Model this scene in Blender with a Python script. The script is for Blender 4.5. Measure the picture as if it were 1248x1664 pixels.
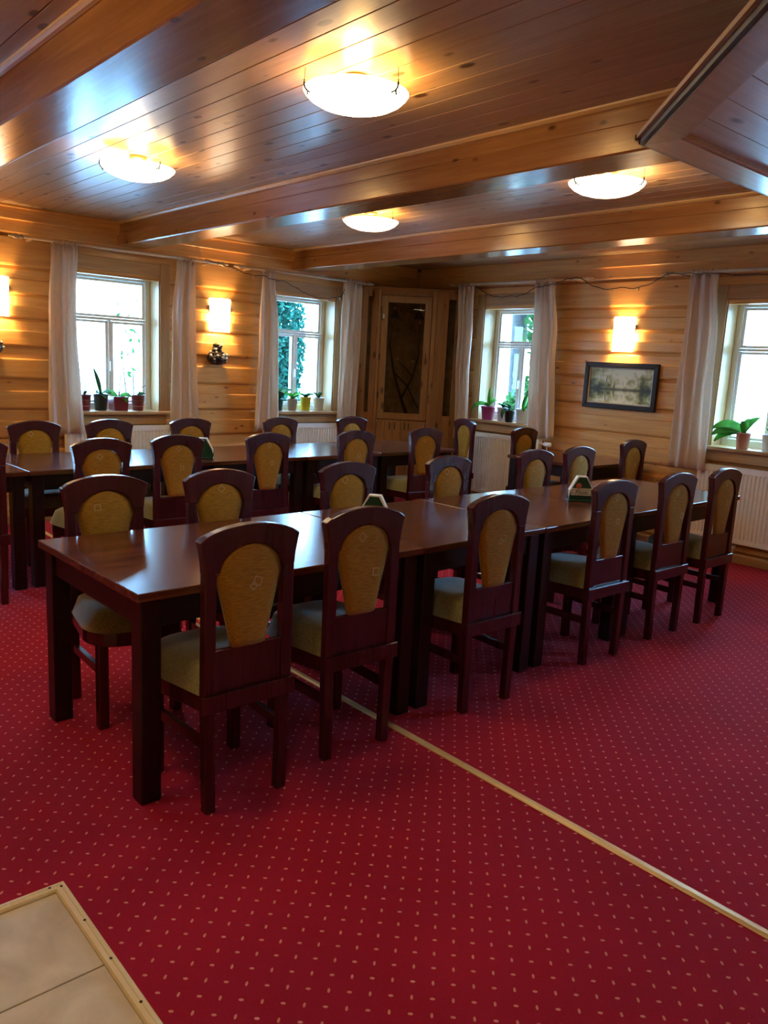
import bpy, bmesh, math, random
from mathutils import Matrix, Vector
random.seed(7)
for o in list(bpy.data.objects): bpy.data.objects.remove(o)
scene = bpy.context.scene
C = scene.collection
PI = math.pi

# ------------------------------------------------------------------ camera
YAW, PITCH, ROLL, FPX = math.radians(41.5805), math.radians(10.5694), math.radians(-2.97638), 1290.98
CAM = Vector((0, 0, 1.54))
_f = Vector((math.sin(YAW)*math.cos(PITCH), math.cos(YAW)*math.cos(PITCH), -math.sin(PITCH)))
_r = Vector((math.cos(YAW), -math.sin(YAW), 0)); _d = _f.cross(_r)
_r2 = _r*math.cos(ROLL) + _d*math.sin(ROLL); _d2 = -_r*math.sin(ROLL) + _d*math.cos(ROLL)
cd = bpy.data.cameras.new('camera'); cam = bpy.data.objects.new('camera', cd); C.objects.link(cam)
cd.sensor_fit = 'VERTICAL'; cd.sensor_height = 36; cd.lens = FPX/1664*36; cd.clip_start = .02
m = Matrix.Identity(4)
for i in range(3):
    m[i][0] = _r2[i]; m[i][1] = -_d2[i]; m[i][2] = -_f[i]; m[i][3] = CAM[i]
cam.matrix_world = m
scene.camera = cam

# ------------------------------------------------------------------ world and exposure
w = bpy.data.worlds.new('overcast_sky'); scene.world = w; w.use_nodes = True
bg = w.node_tree.nodes['Background']
bg.inputs['Color'].default_value = (0.27, 0.60, 1.0, 1); bg.inputs['Strength'].default_value = 23.0
vs = scene.view_settings
vs.view_transform = 'Standard'; vs.look = 'None'; vs.gamma = 1; vs.use_curve_mapping = False
vs.exposure = 0.95
LAMP_W = 7.0      # bulb in each ceiling dish
SCONCE_W = 16.0     # bulb in each wall sconce
WARM = (1.0, 0.63, 0.26)

# ------------------------------------------------------------------ room measures
YW, XW = 7.25, 6.80          # left wall plane y, right wall plane x
XB, YB = -1.6, -1.6          # walls behind the camera
ZC = 2.66                    # ceiling
ZB = 2.455                   # underside of beams
WZ0, WZ1 = 0.98, 2.235       # window opening
LW = [(0.53, 1.35), (2.63, 3.45), (4.73, 5.53)]        # openings in left wall (x); the first is unseen, added for daylight
RW = [(-6.12, -5.30), (-3.36, -2.54), (-0.60, 0.22)]   # openings in right wall (u = -y); the last, unseen, is added to light the floor

# ------------------------------------------------------------------ node material helpers
def newmat(name):
    mt = bpy.data.materials.new(name); mt.use_nodes = True
    nt = mt.node_tree
    return mt, nt, nt.nodes['Principled BSDF']
def N(nt, t, **k):
    n = nt.nodes.new(t)
    for a, b in k.items(): setattr(n, a, b)
    return n
def ramp(nt, fac, stops):
    r = N(nt, 'ShaderNodeValToRGB'); el = r.color_ramp.elements
    while len(el) < len(stops): el.new(.5)
    for e, (p, c) in zip(el, stops): e.position = p; e.color = (*c, 1)
    nt.links.new(fac, r.inputs[0]); return r.outputs[0]
def mathn(nt, op, a, b=None, c=None):
    n = N(nt, 'ShaderNodeMath', operation=op)
    for i, v in enumerate((a, b, c)):
        if v is None: continue
        if isinstance(v, (int, float)): n.inputs[i].default_value = v
        else: nt.links.new(v, n.inputs[i])
    return n.outputs[0]
def mixc(nt, fac, a, b, mode='MIX'):
    n = N(nt, 'ShaderNodeMix', data_type='RGBA', blend_type=mode)
    for i, v in ((0, fac), (6, a), (7, b)):
        if isinstance(v, (int, float)): n.inputs[i].default_value = v
        elif isinstance(v, tuple): n.inputs[i].default_value = (*v, 1)
        else: nt.links.new(v, n.inputs[i])
    return n.outputs[2]

def wood(name, light, dark, axis=0, rough=.35, knots=True, coat=0.0, bump=.15, grain=1.0, vary=.35, knotcol=None, kr=(.10, .19)):
    mt, nt, b = newmat(name)
    tc = N(nt, 'ShaderNodeTexCoord'); oi = N(nt, 'ShaderNodeObjectInfo')
    off = N(nt, 'ShaderNodeVectorMath', operation='SCALE'); off.inputs[0].default_value = (7.3, 3.1, 5.7)
    nt.links.new(oi.outputs['Random'], off.inputs['Scale'])
    add = N(nt, 'ShaderNodeVectorMath', operation='ADD')
    nt.links.new(tc.outputs['Object'], add.inputs[0]); nt.links.new(off.outputs[0], add.inputs[1])
    mp = N(nt, 'ShaderNodeMapping'); sc = [14*grain]*3; sc[axis] = .9*grain; mp.inputs['Scale'].default_value = sc
    nt.links.new(add.outputs[0], mp.inputs[0])
    n1 = N(nt, 'ShaderNodeTexNoise'); n1.inputs['Scale'].default_value = 1.6; n1.inputs['Detail'].default_value = 5
    n1.inputs['Roughness'].default_value = .62; n1.inputs['Distortion'].default_value = .9
    nt.links.new(mp.outputs[0], n1.inputs['Vector'])
    mp2 = N(nt, 'ShaderNodeMapping'); s2 = [60*grain]*3; s2[axis] = 1.6*grain; mp2.inputs['Scale'].default_value = s2
    nt.links.new(add.outputs[0], mp2.inputs[0])
    n2 = N(nt, 'ShaderNodeTexNoise'); n2.inputs['Scale'].default_value = 1.8; n2.inputs['Detail'].default_value = 3
    nt.links.new(mp2.outputs[0], n2.inputs['Vector'])
    f = mathn(nt, 'ADD', mathn(nt, 'MULTIPLY', n1.outputs[0], .72), mathn(nt, 'MULTIPLY', n2.outputs[0], .28))
    col = ramp(nt, f, [(.30, dark), (.52, tuple((x+y)/2 for x, y in zip(light, dark))), (.70, light)])
    hs = N(nt, 'ShaderNodeHueSaturation')
    val = mathn(nt, 'ADD', mathn(nt, 'MULTIPLY', oi.outputs['Random'], vary), 1-vary/2)
    nt.links.new(val, hs.inputs['Value']); nt.links.new(col, hs.inputs['Color']); col = hs.outputs[0]
    if knots:
        mk = N(nt, 'ShaderNodeMapping'); s3 = [8.0]*3; s3[axis] = 3.6; mk.inputs['Scale'].default_value = s3
        nt.links.new(add.outputs[0], mk.inputs[0])
        v = N(nt, 'ShaderNodeTexVoronoi'); v.inputs['Scale'].default_value = 1; nt.links.new(mk.outputs[0], v.inputs['Vector'])
        k = ramp(nt, v.outputs['Distance'], [(kr[0], (1, 1, 1)), (kr[1], (0, 0, 0))])
        col = mixc(nt, k, col, knotcol or tuple(x*.35 for x in dark))
    nt.links.new(col, b.inputs['Base Color'])
    b.inputs['Roughness'].default_value = rough; b.inputs['Coat Weight'].default_value = coat
    b.inputs['Coat Roughness'].default_value = .15
    if bump:
        bp = N(nt, 'ShaderNodeBump'); bp.inputs['Strength'].default_value = bump; bp.inputs['Distance'].default_value = .004
        nt.links.new(f, bp.inputs['Height']); nt.links.new(bp.outputs[0], b.inputs['Normal'])
    return mt

def plain(name, col, rough=.5, metal=0.0, noise=0.0, nscale=30, bump=0.0, sheen=0.0, coat=0.0, spec=.5):
    mt, nt, b = newmat(name)
    b.inputs['Roughness'].default_value = rough; b.inputs['Metallic'].default_value = metal
    b.inputs['Sheen Weight'].default_value = sheen; b.inputs['Coat Weight'].default_value = coat
    b.inputs['Specular IOR Level'].default_value = spec
    tc = N(nt, 'ShaderNodeTexCoord'); n = N(nt, 'ShaderNodeTexNoise'); n.inputs['Scale'].default_value = nscale
    n.inputs['Detail'].default_value = 4; nt.links.new(tc.outputs['Object'], n.inputs['Vector'])
    lo = tuple(max(0, c*(1-noise)) for c in col); hi = tuple(min(1, c*(1+noise)) for c in col)
    nt.links.new(ramp(nt, n.outputs[0], [(.3, lo), (.7, hi)]), b.inputs['Base Color'])
    if bump:
        bp = N(nt, 'ShaderNodeBump'); bp.inputs['Strength'].default_value = bump; bp.inputs['Distance'].default_value = .003
        nt.links.new(n.outputs[0], bp.inputs['Height']); nt.links.new(bp.outputs[0], b.inputs['Normal'])
    return mt

def emit(name, col, strength, base=(.9, .85, .75)):
    mt, nt, b = newmat(name)
    tc = N(nt, 'ShaderNodeTexCoord'); n = N(nt, 'ShaderNodeTexNoise'); n.inputs['Scale'].default_value = 6
    nt.links.new(tc.outputs['Object'], n.inputs['Vector'])
    nt.links.new(ramp(nt, n.outputs[0], [(.3, tuple(c*.94 for c in col)), (.7, col)]), b.inputs['Emission Color'])
    b.inputs['Base Color'].default_value = (*base, 1); b.inputs['Emission Strength'].default_value = strength
    b.inputs['Roughness'].default_value = .25
    return mt

def glass(name, tint=(1, 1, 1), refl=.5):
    mt, nt, b = newmat(name); nt.nodes.remove(b)
    out = nt.nodes['Material Output']
    t = N(nt, 'ShaderNodeBsdfTransparent'); t.inputs[0].default_value = (*tint, 1)
    g = N(nt, 'ShaderNodeBsdfGlossy'); g.inputs['Roughness'].default_value = .02
    fr = N(nt, 'ShaderNodeFresnel'); fr.inputs[0].default_value = 1.45
    mx = N(nt, 'ShaderNodeMixShader'); nt.links.new(mathn(nt, 'MULTIPLY', fr.outputs[0], refl), mx.inputs[0])
    nt.links.new(t.outputs[0], mx.inputs[1]); nt.links.new(g.outputs[0], mx.inputs[2])
    nt.links.new(mx.outputs[0], out.inputs[0]); return mt

def cloth(name, col, transl=.3, axis_scale=(40, 40, 40), sheen=.2, noise=.12):
    mt, nt, b = newmat(name); out = nt.nodes['Material Output']
    tc = N(nt, 'ShaderNodeTexCoord'); mp = N(nt, 'ShaderNodeMapping'); mp.inputs['Scale'].default_value = axis_scale
    nt.links.new(tc.outputs['Object'], mp.inputs[0])
    n = N(nt, 'ShaderNodeTexNoise'); n.inputs['Scale'].default_value = 4; n.inputs['Detail'].default_value = 4
    nt.links.new(mp.outputs[0], n.inputs['Vector'])
    c = ramp(nt, n.outputs[0], [(.3, tuple(x*(1-noise) for x in col)), (.7, tuple(min(1, x*(1+noise)) for x in col))])
    nt.links.new(c, b.inputs['Base Color']); b.inputs['Roughness'].default_value = .85; b.inputs['Sheen Weight'].default_value = sheen
    b.inputs['Specular IOR Level'].default_value = .2
    if transl:
        t = N(nt, 'ShaderNodeBsdfTranslucent'); nt.links.new(c, t.inputs[0])
        mx = N(nt, 'ShaderNodeMixShader'); mx.inputs[0].default_value = transl
        nt.links.new(b.outputs[0], mx.inputs[1]); nt.links.new(t.outputs[0], mx.inputs[2]); nt.links.new(mx.outputs[0], out.inputs[0])
    return mt

def carpet_mat():
    mt, nt, b = newmat('red_dotted_carpet')
    tc = N(nt, 'ShaderNodeTexCoord'); sep = N(nt, 'ShaderNodeSeparateXYZ'); nt.links.new(tc.outputs['Object'], sep.inputs[0])
    PX, PY = .0745, .0715
    def dots(ox, oy, tall):
        u = mathn(nt, 'DIVIDE', mathn(nt, 'SUBTRACT', sep.outputs[0], ox), PX)
        v = mathn(nt, 'DIVIDE', mathn(nt, 'SUBTRACT', sep.outputs[1], oy), PY)
        du = mathn(nt, 'MULTIPLY', mathn(nt, 'SUBTRACT', u, mathn(nt, 'ROUND', u)), PX)
        dv = mathn(nt, 'MULTIPLY', mathn(nt, 'SUBTRACT', v, mathn(nt, 'ROUND', v)), PY)
        a = mathn(nt, 'MULTIPLY', mathn(nt, 'ADD', du, dv), .7071); c = mathn(nt, 'MULTIPLY', mathn(nt, 'SUBTRACT', du, dv), .7071)
        la, lc = (.0078, .0034) if tall else (.0040, .0064)
        a = mathn(nt, 'DIVIDE', a, la); c = mathn(nt, 'DIVIDE', c, lc)
        r = mathn(nt, 'ADD', mathn(nt, 'MULTIPLY', a, a), mathn(nt, 'MULTIPLY', c, c))
        return mathn(nt, 'LESS_THAN', r, 1.0)
    d = mathn(nt, 'MAXIMUM', dots(.791, 2.199, True), dots(.791-PX/2, 2.199-PY/2, False))
    n = N(nt, 'ShaderNodeTexNoise'); n.inputs['Scale'].default_value = 260; n.inputs['Detail'].default_value = 2
    nt.links.new(tc.outputs['Object'], n.inputs['Vector'])
    n2 = N(nt, 'ShaderNodeTexNoise'); n2.inputs['Scale'].default_value = 1.3; n2.inputs['Detail'].default_value = 4
    nt.links.new(tc.outputs['Object'], n2.inputs['Vector'])
    f = mathn(nt, 'ADD', mathn(nt, 'MULTIPLY', n.outputs[0], .5), mathn(nt, 'MULTIPLY', n2.outputs[0], .5))
    base = ramp(nt, f, [(.35, (.30, .005, .022)), (.65, (.42, .009, .034))])
    col = mixc(nt, d, base, (.72, .30, .22))
    nt.links.new(col, b.inputs['Base Color']); b.inputs['Roughness'].default_value = .95
    b.inputs['Sheen Weight'].default_value = .06; b.inputs['Sheen Roughness'].default_value = .4; b.inputs['Specular IOR Level'].default_value = .15
    bp = N(nt, 'ShaderNodeBump'); bp.inputs['Strength'].default_value = .5; bp.inputs['Distance'].default_value = .003
    nt.links.new(n.outputs[0], bp.inputs['Height']); nt.links.new(bp.outputs[0], b.inputs['Normal'])
    return mt

def tile_mat():
    mt, nt, b = newmat('beige_floor_tile')
    tc = N(nt, 'ShaderNodeTexCoord'); oi = N(nt, 'ShaderNodeObjectInfo')
    n = N(nt, 'ShaderNodeTexNoise'); n.inputs['Scale'].default_value = 5; n.inputs['Detail'].default_value = 8; n.inputs['Distortion'].default_value = 1.2
    nt.links.new(tc.outputs['Object'], n.inputs['Vector'])
    v = N(nt, 'ShaderNodeTexNoise', noise_type='RIDGED_MULTIFRACTAL'); v.inputs['Scale'].default_value = 6; v.inputs['Detail'].default_value = 5
    nt.links.new(tc.outputs['Object'], v.inputs['Vector'])
    c = ramp(nt, n.outputs[0], [(.3, (.56, .45, .30)), (.7, (.76, .65, .47))])
    c = mixc(nt, mathn(nt, 'MULTIPLY', ramp(nt, v.outputs[0], [(.55, (0, 0, 0)), (.95, (1, 1, 1))]), .22), c, (.88, .80, .64))
    nt.links.new(c, b.inputs['Base Color']); b.inputs['Roughness'].default_value = .38
    return mt

def painting_mat():
    # a landscape print: pale sky, trees on a bank, their reflection in water (object space of the canvas)
    mt, nt, b = newmat('landscape_print')
    tc = N(nt, 'ShaderNodeTexCoord'); sep = N(nt, 'ShaderNodeSeparateXYZ'); nt.links.new(tc.outputs['Generated'], sep.inputs[0])
    x, z = sep.outputs[0], sep.outputs[2]
    h = mathn(nt, 'ABSOLUTE', mathn(nt, 'SUBTRACT', z, .40))
    cmb = N(nt, 'ShaderNodeCombineXYZ'); nt.links.new(mathn(nt, 'MULTIPLY', x, 2.0), cmb.inputs[0]); nt.links.new(h, cmb.inputs[2])
    n = N(nt, 'ShaderNodeTexNoise'); n.inputs['Scale'].default_value = 5; n.inputs['Detail'].default_value = 7; nt.links.new(cmb.outputs[0], n.inputs['Vector'])
    cm2 = N(nt, 'ShaderNodeCombineXYZ'); nt.links.new(mathn(nt, 'MULTIPLY', x, 26.0), cm2.inputs[0]); nt.links.new(mathn(nt, 'MULTIPLY', h, 2.2), cm2.inputs[2])
    t = N(nt, 'ShaderNodeTexNoise'); t.inputs['Scale'].default_value = 1.0; t.inputs['Detail'].default_value = 5; nt.links.new(cm2.outputs[0], t.inputs['Vector'])
    side = mathn(nt, 'MULTIPLY', mathn(nt, 'ABSOLUTE', mathn(nt, 'SUBTRACT', x, .52)), 1.5)
    fol = mathn(nt, 'ADD', mathn(nt, 'ADD', n.outputs[0], mathn(nt, 'MULTIPLY', side, .42)), mathn(nt, 'MULTIPLY', h, -.55))
    c = ramp(nt, fol, [(.36, (.74, .76, .55)), (.54, (.40, .42, .17)), (.70, (.10, .12, .04)), (.85, (.02, .025, .012))])
    tr = ramp(nt, t.outputs[0], [(.33, (1, 1, 1)), (.40, (0, 0, 0))])
    tf = mathn(nt, 'MULTIPLY', tr, mathn(nt, 'LESS_THAN', h, .33))
    c = mixc(nt, mathn(nt, 'MULTIPLY', tf, .8), c, (.015, .018, .010))
    bank = ramp(nt, h, [(.015, (1, 1, 1)), (.06, (0, 0, 0))])
    c = mixc(nt, mathn(nt, 'MULTIPLY', bank, .85), c, (.02, .025, .012))
    nt.links.new(c, b.inputs['Base Color']); b.inputs['Roughness'].default_value = .3
    return mt

M = {}
M['log'] = wood('honey_pine_log', (.78, .425, .125), (.56, .25, .058), 0, rough=.38, bump=.25, coat=.15, vary=.22, kr=(.03, .11), knotcol=(.22, .075, .02))
M['logv'] = wood('honey_pine_upright', (.52, .27, .085), (.32, .13, .032), 2, rough=.4, bump=.2, vary=.2)
M['casing'] = wood('pale_pine_casing', (.56, .34, .14), (.38, .20, .07), 2, rough=.4, bump=.1, vary=.15, knots=False)
M['casing_h'] = wood('pale_pine_casing_flat', (.56, .34, .14), (.38, .20, .07), 0, rough=.4, bump=.1, vary=.15, knots=False)
M['ceil'] = wood('varnished_ceiling_board', (.56, .385, .235), (.39, .24, .125), 1, rough=.30, bump=.12, coat=.1, vary=.18, kr=(.11, .17), knotcol=(.10, .045, .018))
M['beam'] = wood('dark_honey_beam', (.46, .205, .055), (.27, .095, .022), 1, rough=.22, bump=.25, coat=.2, vary=.1, grain=.8, kr=(.04, .11))
M['trim'] = wood('yellow_pine_trim', (.70, .44, .16), (.52, .29, .08), 1, rough=.4, bump=.05, knots=False, vary=.1)
M['cab'] = wood('brown_cabinet_pine', (.40, .195, .055), (.25, .10, .024), 2, rough=.38, bump=.2, vary=.2)
M['cabin'] = plain('cabinet_interior_board', (.46, .31, .17), .7, noise=.3, nscale=12)
M['table'] = wood('mahogany_table_laminate', (.18, .052, .021), (.026, .007, .004), 0, rough=.19, knots=False, bump=.02, grain=.9, vary=.12)
M['tedge'] = plain('dark_table_frame', (.014, .004, .004), .35, noise=.25, spec=.35)
M['chair'] = wood('dark_red_mahogany', (.075, .010, .012), (.035, .004, .005), 2, rough=.27, knots=False, bump=.03, vary=.25, coat=.2)
M['mustard'] = cloth('mustard_upholstery', (.36, .18, .014), 0, (8, 60, 60), sheen=.08, noise=.30)
M['seat'] = cloth('olive_velvet_seat', (.20, .165, .055), 0, (30, 30, 30), sheen=.9, noise=.3)
M['motif'] = plain('woven_motif_thread', (.50, .36, .14), .8)
M['white'] = plain('white_window_paint', (.90, .92, .92), .35, noise=.03)
M['plaster'] = plain('outer_wall_plaster', (.55, .52, .46), .8, noise=.1)
M['pane'] = glass('window_glass'); M['smoke'] = glass('dark_cabinet_glass', (.80, .76, .70), .35)
M['rad'] = plain('white_radiator_enamel', (.90, .88, .82), .35, noise=.03)
M['curt'] = cloth('beige_curtain_cloth', (.86, .74, .63), .38, (60, 60, 60))
M['rod'] = wood('pale_curtain_rod', (.72, .55, .36), (.55, .38, .22), 0, rough=.4, knots=False, bump=.03)
M['carpet'] = carpet_mat(); M['tile'] = tile_mat()
M['grout'] = plain('dark_tile_grout', (.10, .065, .035), .9, noise=.2)
M['strip'] = wood('pale_wood_threshold', (.90, .74, .42), (.76, .57, .27), 1, rough=.35, knots=False, bump=.04, vary=.05)
M['brass'] = plain('brass_threshold', (.95, .72, .38), .30, metal=.35, noise=.08, nscale=8)
M['black'] = plain('black_plastic', (.012, .012, .014), .4)
M['screw'] = plain('dark_screw_head', (.03, .025, .02), .45, metal=.6)
M['dish'] = emit('lit_opal_glass', (1.0, .80, .48), 9.5)
M['sconce'] = emit('lit_sconce_glass', (1.0, .86, .58), 4.5)
M['glow_blocker'] = plain('glow_blocker_white', (.85, .78, .62), .6, noise=.03)  # for the added bowl that stops upward glow
M['chrome'] = plain('brushed_lamp_metal', (.35, .30, .22), .3, metal=1)
M['pframe'] = plain('black_brown_picture_frame', (.020, .013, .011), .38, noise=.2, spec=.3)
M['mat'] = plain('silver_inner_frame', (.42, .43, .38), .35, metal=.3)
M['print'] = painting_mat()
M['leaf'] = cloth('green_orchid_leaf', (.10, .36, .05), .35, (3, 3, 3), sheen=0, noise=.3)
M['leafd'] = cloth('dark_green_leaf', (.05, .15, .05), .3, (3, 3, 3), sheen=0, noise=.3)
M['stem'] = plain('brown_green_stem', (.10, .09, .04), .6, noise=.3)
M['soil'] = plain('potting_bark', (.05, .03, .02), .9, noise=.5, bump=.6)
def pot(name, c, r=.3): return plain(name, c, r, noise=.06, nscale=6)
M['p_maroon'] = pot('maroon_pot', (.16, .014, .03)); M['p_black'] = pot('black_pot', (.012, .016, .022)); M['p_red'] = pot('dark_red_pot', (.17, .012, .018))
M['p_teal'] = pot('dark_teal_pot', (.02, .07, .08)); M['p_grey'] = pot('pinkish_grey_pot', (.42, .33, .29)); M['p_yel'] = pot('yellow_pot', (.62, .50, .02))
M['p_white'] = pot('white_pot', (.74, .74, .76)); M['p_mag'] = pot('magenta_pot', (.42, .05, .22)); M['p_lil'] = pot('lilac_pot', (.56, .52, .66)); M['p_terra'] = pot('pink_terracotta_pot', (.56, .24, .17))
M['band'] = plain('pale_pot_band', (.42, .17, .20), .4)
M['pebd'] = plain('dark_pebble', (.03, .02, .015), .3, noise=.3); M['pebw'] = plain('pale_pebble', (.60, .57, .52), .3, noise=.1)
M['green'] = plain('dark_green_enamel', (.008, .05, .028), .3, noise=.1); M['label'] = plain('cream_label_print', (.72, .70, .62), .5, noise=.04)
M['seal'] = plain('red_seal_print', (.50, .10, .06), .5); M['ink'] = plain('dark_label_ink', (.03, .03, .025), .5)
M['napkin'] = plain('white_paper_napkin', (.85, .84, .80), .8, noise=.03)
M['wire'] = plain('dark_green_wire', (.02, .018, .012), .5); M['bulb'] = plain('clear_fairy_bulb', (.45, .40, .32), .2)
M['grass'] = plain('pale_gravel_yard', (.36, .38, .40), .9, noise=.12, nscale=3)
M['bark'] = plain('grey_brown_bark', (.020, .017, .015), .9, noise=.5, nscale=14, bump=.8)
M['fol'] = cloth('garden_foliage', (.012, .050, .008), .3, (3, 3, 3), sheen=0, noise=.5)
M['fold'] = cloth('hedge_foliage', (.006, .058, .040), .3, (3, 3, 3), sheen=0, noise=.5)
M['branch'] = plain('dark_dry_branch', (.045, .028, .016), .8, noise=.4)
M['render'] = plain('white_house_render', (.80, .80, .78), .8, noise=.05)
M['soffit'] = wood('grey_brown_canopy_board', (.66, .50, .32), (.48, .33, .19), 0, rough=.35, bump=.08, coat=.2, vary=.15)
M['sofframe'] = wood('canopy_frame_board', (.62, .48, .38), (.46, .33, .25), 0, rough=.25, bump=.08, coat=.4, knots=False)
M['sofdark'] = plain('dark_canopy_edge', (.030, .018, .012), .4, noise=.2)

# ------------------------------------------------------------------ mesh helpers
class MB:
    def __init__(s): s.v = []; s.f = []; s.smooth = False
    def add(s, vs, fs):
        b = len(s.v); s.v += [tuple(x) for x in vs]; s.f += [tuple(b+i for i in f) for f in fs]; return s
    def box(s, x0, x1, y0, y1, z0, z1, T=None, bev=0):
        if bev:
            bm = bmesh.new(); bmesh.ops.create_cube(bm, size=1)
            for v in bm.verts: v.co = Vector(((x0+x1)/2+v.co.x*(x1-x0), (y0+y1)/2+v.co.y*(y1-y0), (z0+z1)/2+v.co.z*(z1-z0)))
            bmesh.ops.bevel(bm, geom=list(bm.edges), offset=bev, segments=1, affect='EDGES')
            bm.verts.index_update(); vs = [T @ v.co if T else v.co for v in bm.verts]; fs = [[v.index for v in f.verts] for f in bm.faces]
            bm.free(); return s.add(vs, fs)
        vs = [Vector((x, y, z)) for z in (z0, z1) for y in (y0, y1) for x in (x0, x1)]
        if T: vs = [T @ v for v in vs]
        return s.add(vs, [(0, 2, 3, 1), (4, 5, 7, 6), (0, 1, 5, 4), (2, 6, 7, 3), (0, 4, 6, 2), (1, 3, 7, 5)])
    def prism(s, pts, a, b, axis='y', T=None):
        # pts: outline (p,q); extruded from a to b along axis
        def mk(p, q, h): return {'y': (p, h, q), 'x': (h, p, q), 'z': (p, q, h)}[axis]
        n = len(pts); vs = [Vector(mk(p, q, a)) for p, q in pts] + [Vector(mk(p, q, b)) for p, q in pts]
        if T: vs = [T @ v for v in vs]
        return s.add(vs, [tuple(range(n-1, -1, -1)), tuple(range(n, 2*n))] + [(i, (i+1) % n, n+(i+1) % n, n+i) for i in range(n)])
    def lathe(s, prof, cx=0, cy=0, seg=20, T=None):
        vs = []; fs = []; n = len(prof)
        for k in range(seg):
            a = 2*PI*k/seg
            for r, z in prof:
                v = Vector((cx+r*math.cos(a), cy+r*math.sin(a), z)); vs.append(T @ v if T else v)
        for k in range(seg):
            for i in range(n-1):
                a, b = k*n+i, ((k+1) % seg)*n+i; fs.append((a, b, b+1, a+1))
        s.smooth = True; return s.add(vs, fs)
    def tube(s, pts, r, seg=8, cap=True):
        pts = [Vector(p) for p in pts]; n = len(pts); vs = []; fs = []
        rs = r if isinstance(r, (list, tuple)) else [r]*n
        up = Vector((0, 0, 1))
        for i, p in enumerate(pts):
            t = (pts[min(i+1, n-1)]-pts[max(i-1, 0)]).normalized()
            a = t.cross(up)
            if a.length < .05: a = t.cross(Vector((1, 0, 0)))
            a.normalize(); b = t.cross(a).normalized()
            for k in range(seg):
                q = 2*PI*k/seg; vs.append(p+a*math.cos(q)*rs[i]+b*math.sin(q)*rs[i])
        for i in range(n-1):
            for k in range(seg):
                j = (k+1) % seg; fs.append((i*seg+k, i*seg+j, (i+1)*seg+j, (i+1)*seg+k))
        if cap: fs += [tuple(range(seg-1, -1, -1)), tuple((n-1)*seg+k for k in range(seg))]
        s.smooth = True; return s.add(vs, fs)
    def ball(s, c, r, seg=10, sq=(1, 1, 1)):
        prof = [(max(1e-4, math.sin(PI*i/6)), -math.cos(PI*i/6)) for i in range(7)]
        T = Matrix.Translation(c) @ Matrix.Diagonal((r*sq[0], r*sq[1], r*sq[2], 1))
        return s.lathe(prof, seg=seg, T=T)
    def mesh(s, name, mat):
        me = bpy.data.meshes.new(name); me.from_pydata(s.v, [], s.f); me.update()
        bm = bmesh.new(); bm.from_mesh(me); bmesh.ops.recalc_face_normals(bm, faces=bm.faces); bm.to_mesh(me); bm.free()
        if mat: me.materials.append(M[mat])
        if s.smooth:
            for p in me.polygons: p.use_smooth = True
        return me
    def build(s, name, mat, parent=None, loc=None, rotz=None):
        o = bpy.data.objects.new(name, s.mesh(name, mat)); C.objects.link(o)
        if parent: o.parent = parent
        if loc: o.location = loc
        if rotz is not None: o.rotation_euler.z = rotz
        return o
def tag(o, label=None, cat=None, group=None, kind=None):
    if label: o['label'] = label
    if cat: o['category'] = cat
    if group: o['group'] = group
    if kind: o['kind'] = kind
    return o
def empty(name, loc=(0, 0, 0), rz=0, **k):
    o = bpy.data.objects.new(name, None); C.objects.link(o); o.location = loc; o.rotation_euler.z = rz; o.empty_display_size = .1
    return tag(o, **k)
def copy_tree(o, parent=None):
    c = o.copy(); C.objects.link(c); c.parent = parent
    for ch in list(o.children): copy_tree(ch, c)
    return c
def bevmod(o, wdt=.004, seg=2):
    b = o.modifiers.new('bevel', 'BEVEL'); b.width = wdt; b.segments = seg; b.limit_method = 'ANGLE'; return o
def sol(o, t):
    b = o.modifiers.new('solidify', 'SOLIDIFY'); b.thickness = t; b.offset = 0; return o

# ------------------------------------------------------------------ floor
TX, TY = .722, 2.140           # outer corner of the tiled patch
fl = MB(); th = .02
fl.box(XB, XW+.02, TY, YW+.02, -th, 0).box(TX, XW+.02, YB, TY, -th, 0)
floor = tag(fl.build('floor', 'carpet'), kind='structure')
tb = tag(MB().box(XB, TX-.001, YB, TY-.001, -th, -.004).build('floor_tiled_patch', 'grout'), kind='structure')
ts = .345; tx1, ty1 = .688, 2.104
for i in range(6):
    for j in range(10):
        x1 = tx1-i*(ts+.004); y1 = ty1-j*(ts+.004)
        if x1-ts < XB or y1-ts < YB: continue
        MB().box(x1-ts, x1, y1-ts, y1, -.010, .001, bev=.0012).build('tile', 'tile', tb)
# wooden edging of the tiled patch, two mitred lengths with screws
def strip_profile(wd): return [(0, -.006), (0, .004), (wd*.12, .010), (wd*.45, .012), (wd*.5, .010), (wd*.55, .012), (wd*.88, .009), (wd, .003), (wd, -.006)]
WD = .034
b = MB(); pr = strip_profile(WD); n = len(pr)
vs = [(TX-WD+p, YB, q) for p, q in pr]+[(TX-WD+p, TY-WD+p, q) for p, q in pr]
b.add(vs, [tuple(range(n)), tuple(range(2*n-1, n-1, -1))]+[(i, (i+1) % n, n+(i+1) % n, n+i) for i in range(n)])
e1 = tag(b.build('threshold_strip', 'strip'), 'pale wooden edging with dark screws along the side of the beige tiles, facing the tables', 'threshold strip', 'edging of the tiled patch')
b = MB(); vs = [(XB, TY-WD+p, q) for p, q in pr]+[(TX-WD+p, TY-WD+p, q) for p, q in pr]
b.add(vs, [tuple(range(n)), tuple(range(2*n-1, n-1, -1))]+[(i, (i+1) % n, n+(i+1) % n, n+i) for i in range(n)])
e2 = tag(b.build('threshold_strip', 'strip'), 'short-looking wooden edging across the end of the beige tiles, mitred to the screwed strip', 'threshold strip', 'edging of the tiled patch')
for k in range(14): MB().lathe([(.0001, .0128), (.004, .0126), (.0045, .011)], TX-WD*.5, 2.112-k*.178, 8).build('screw', 'screw', e1)
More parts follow.
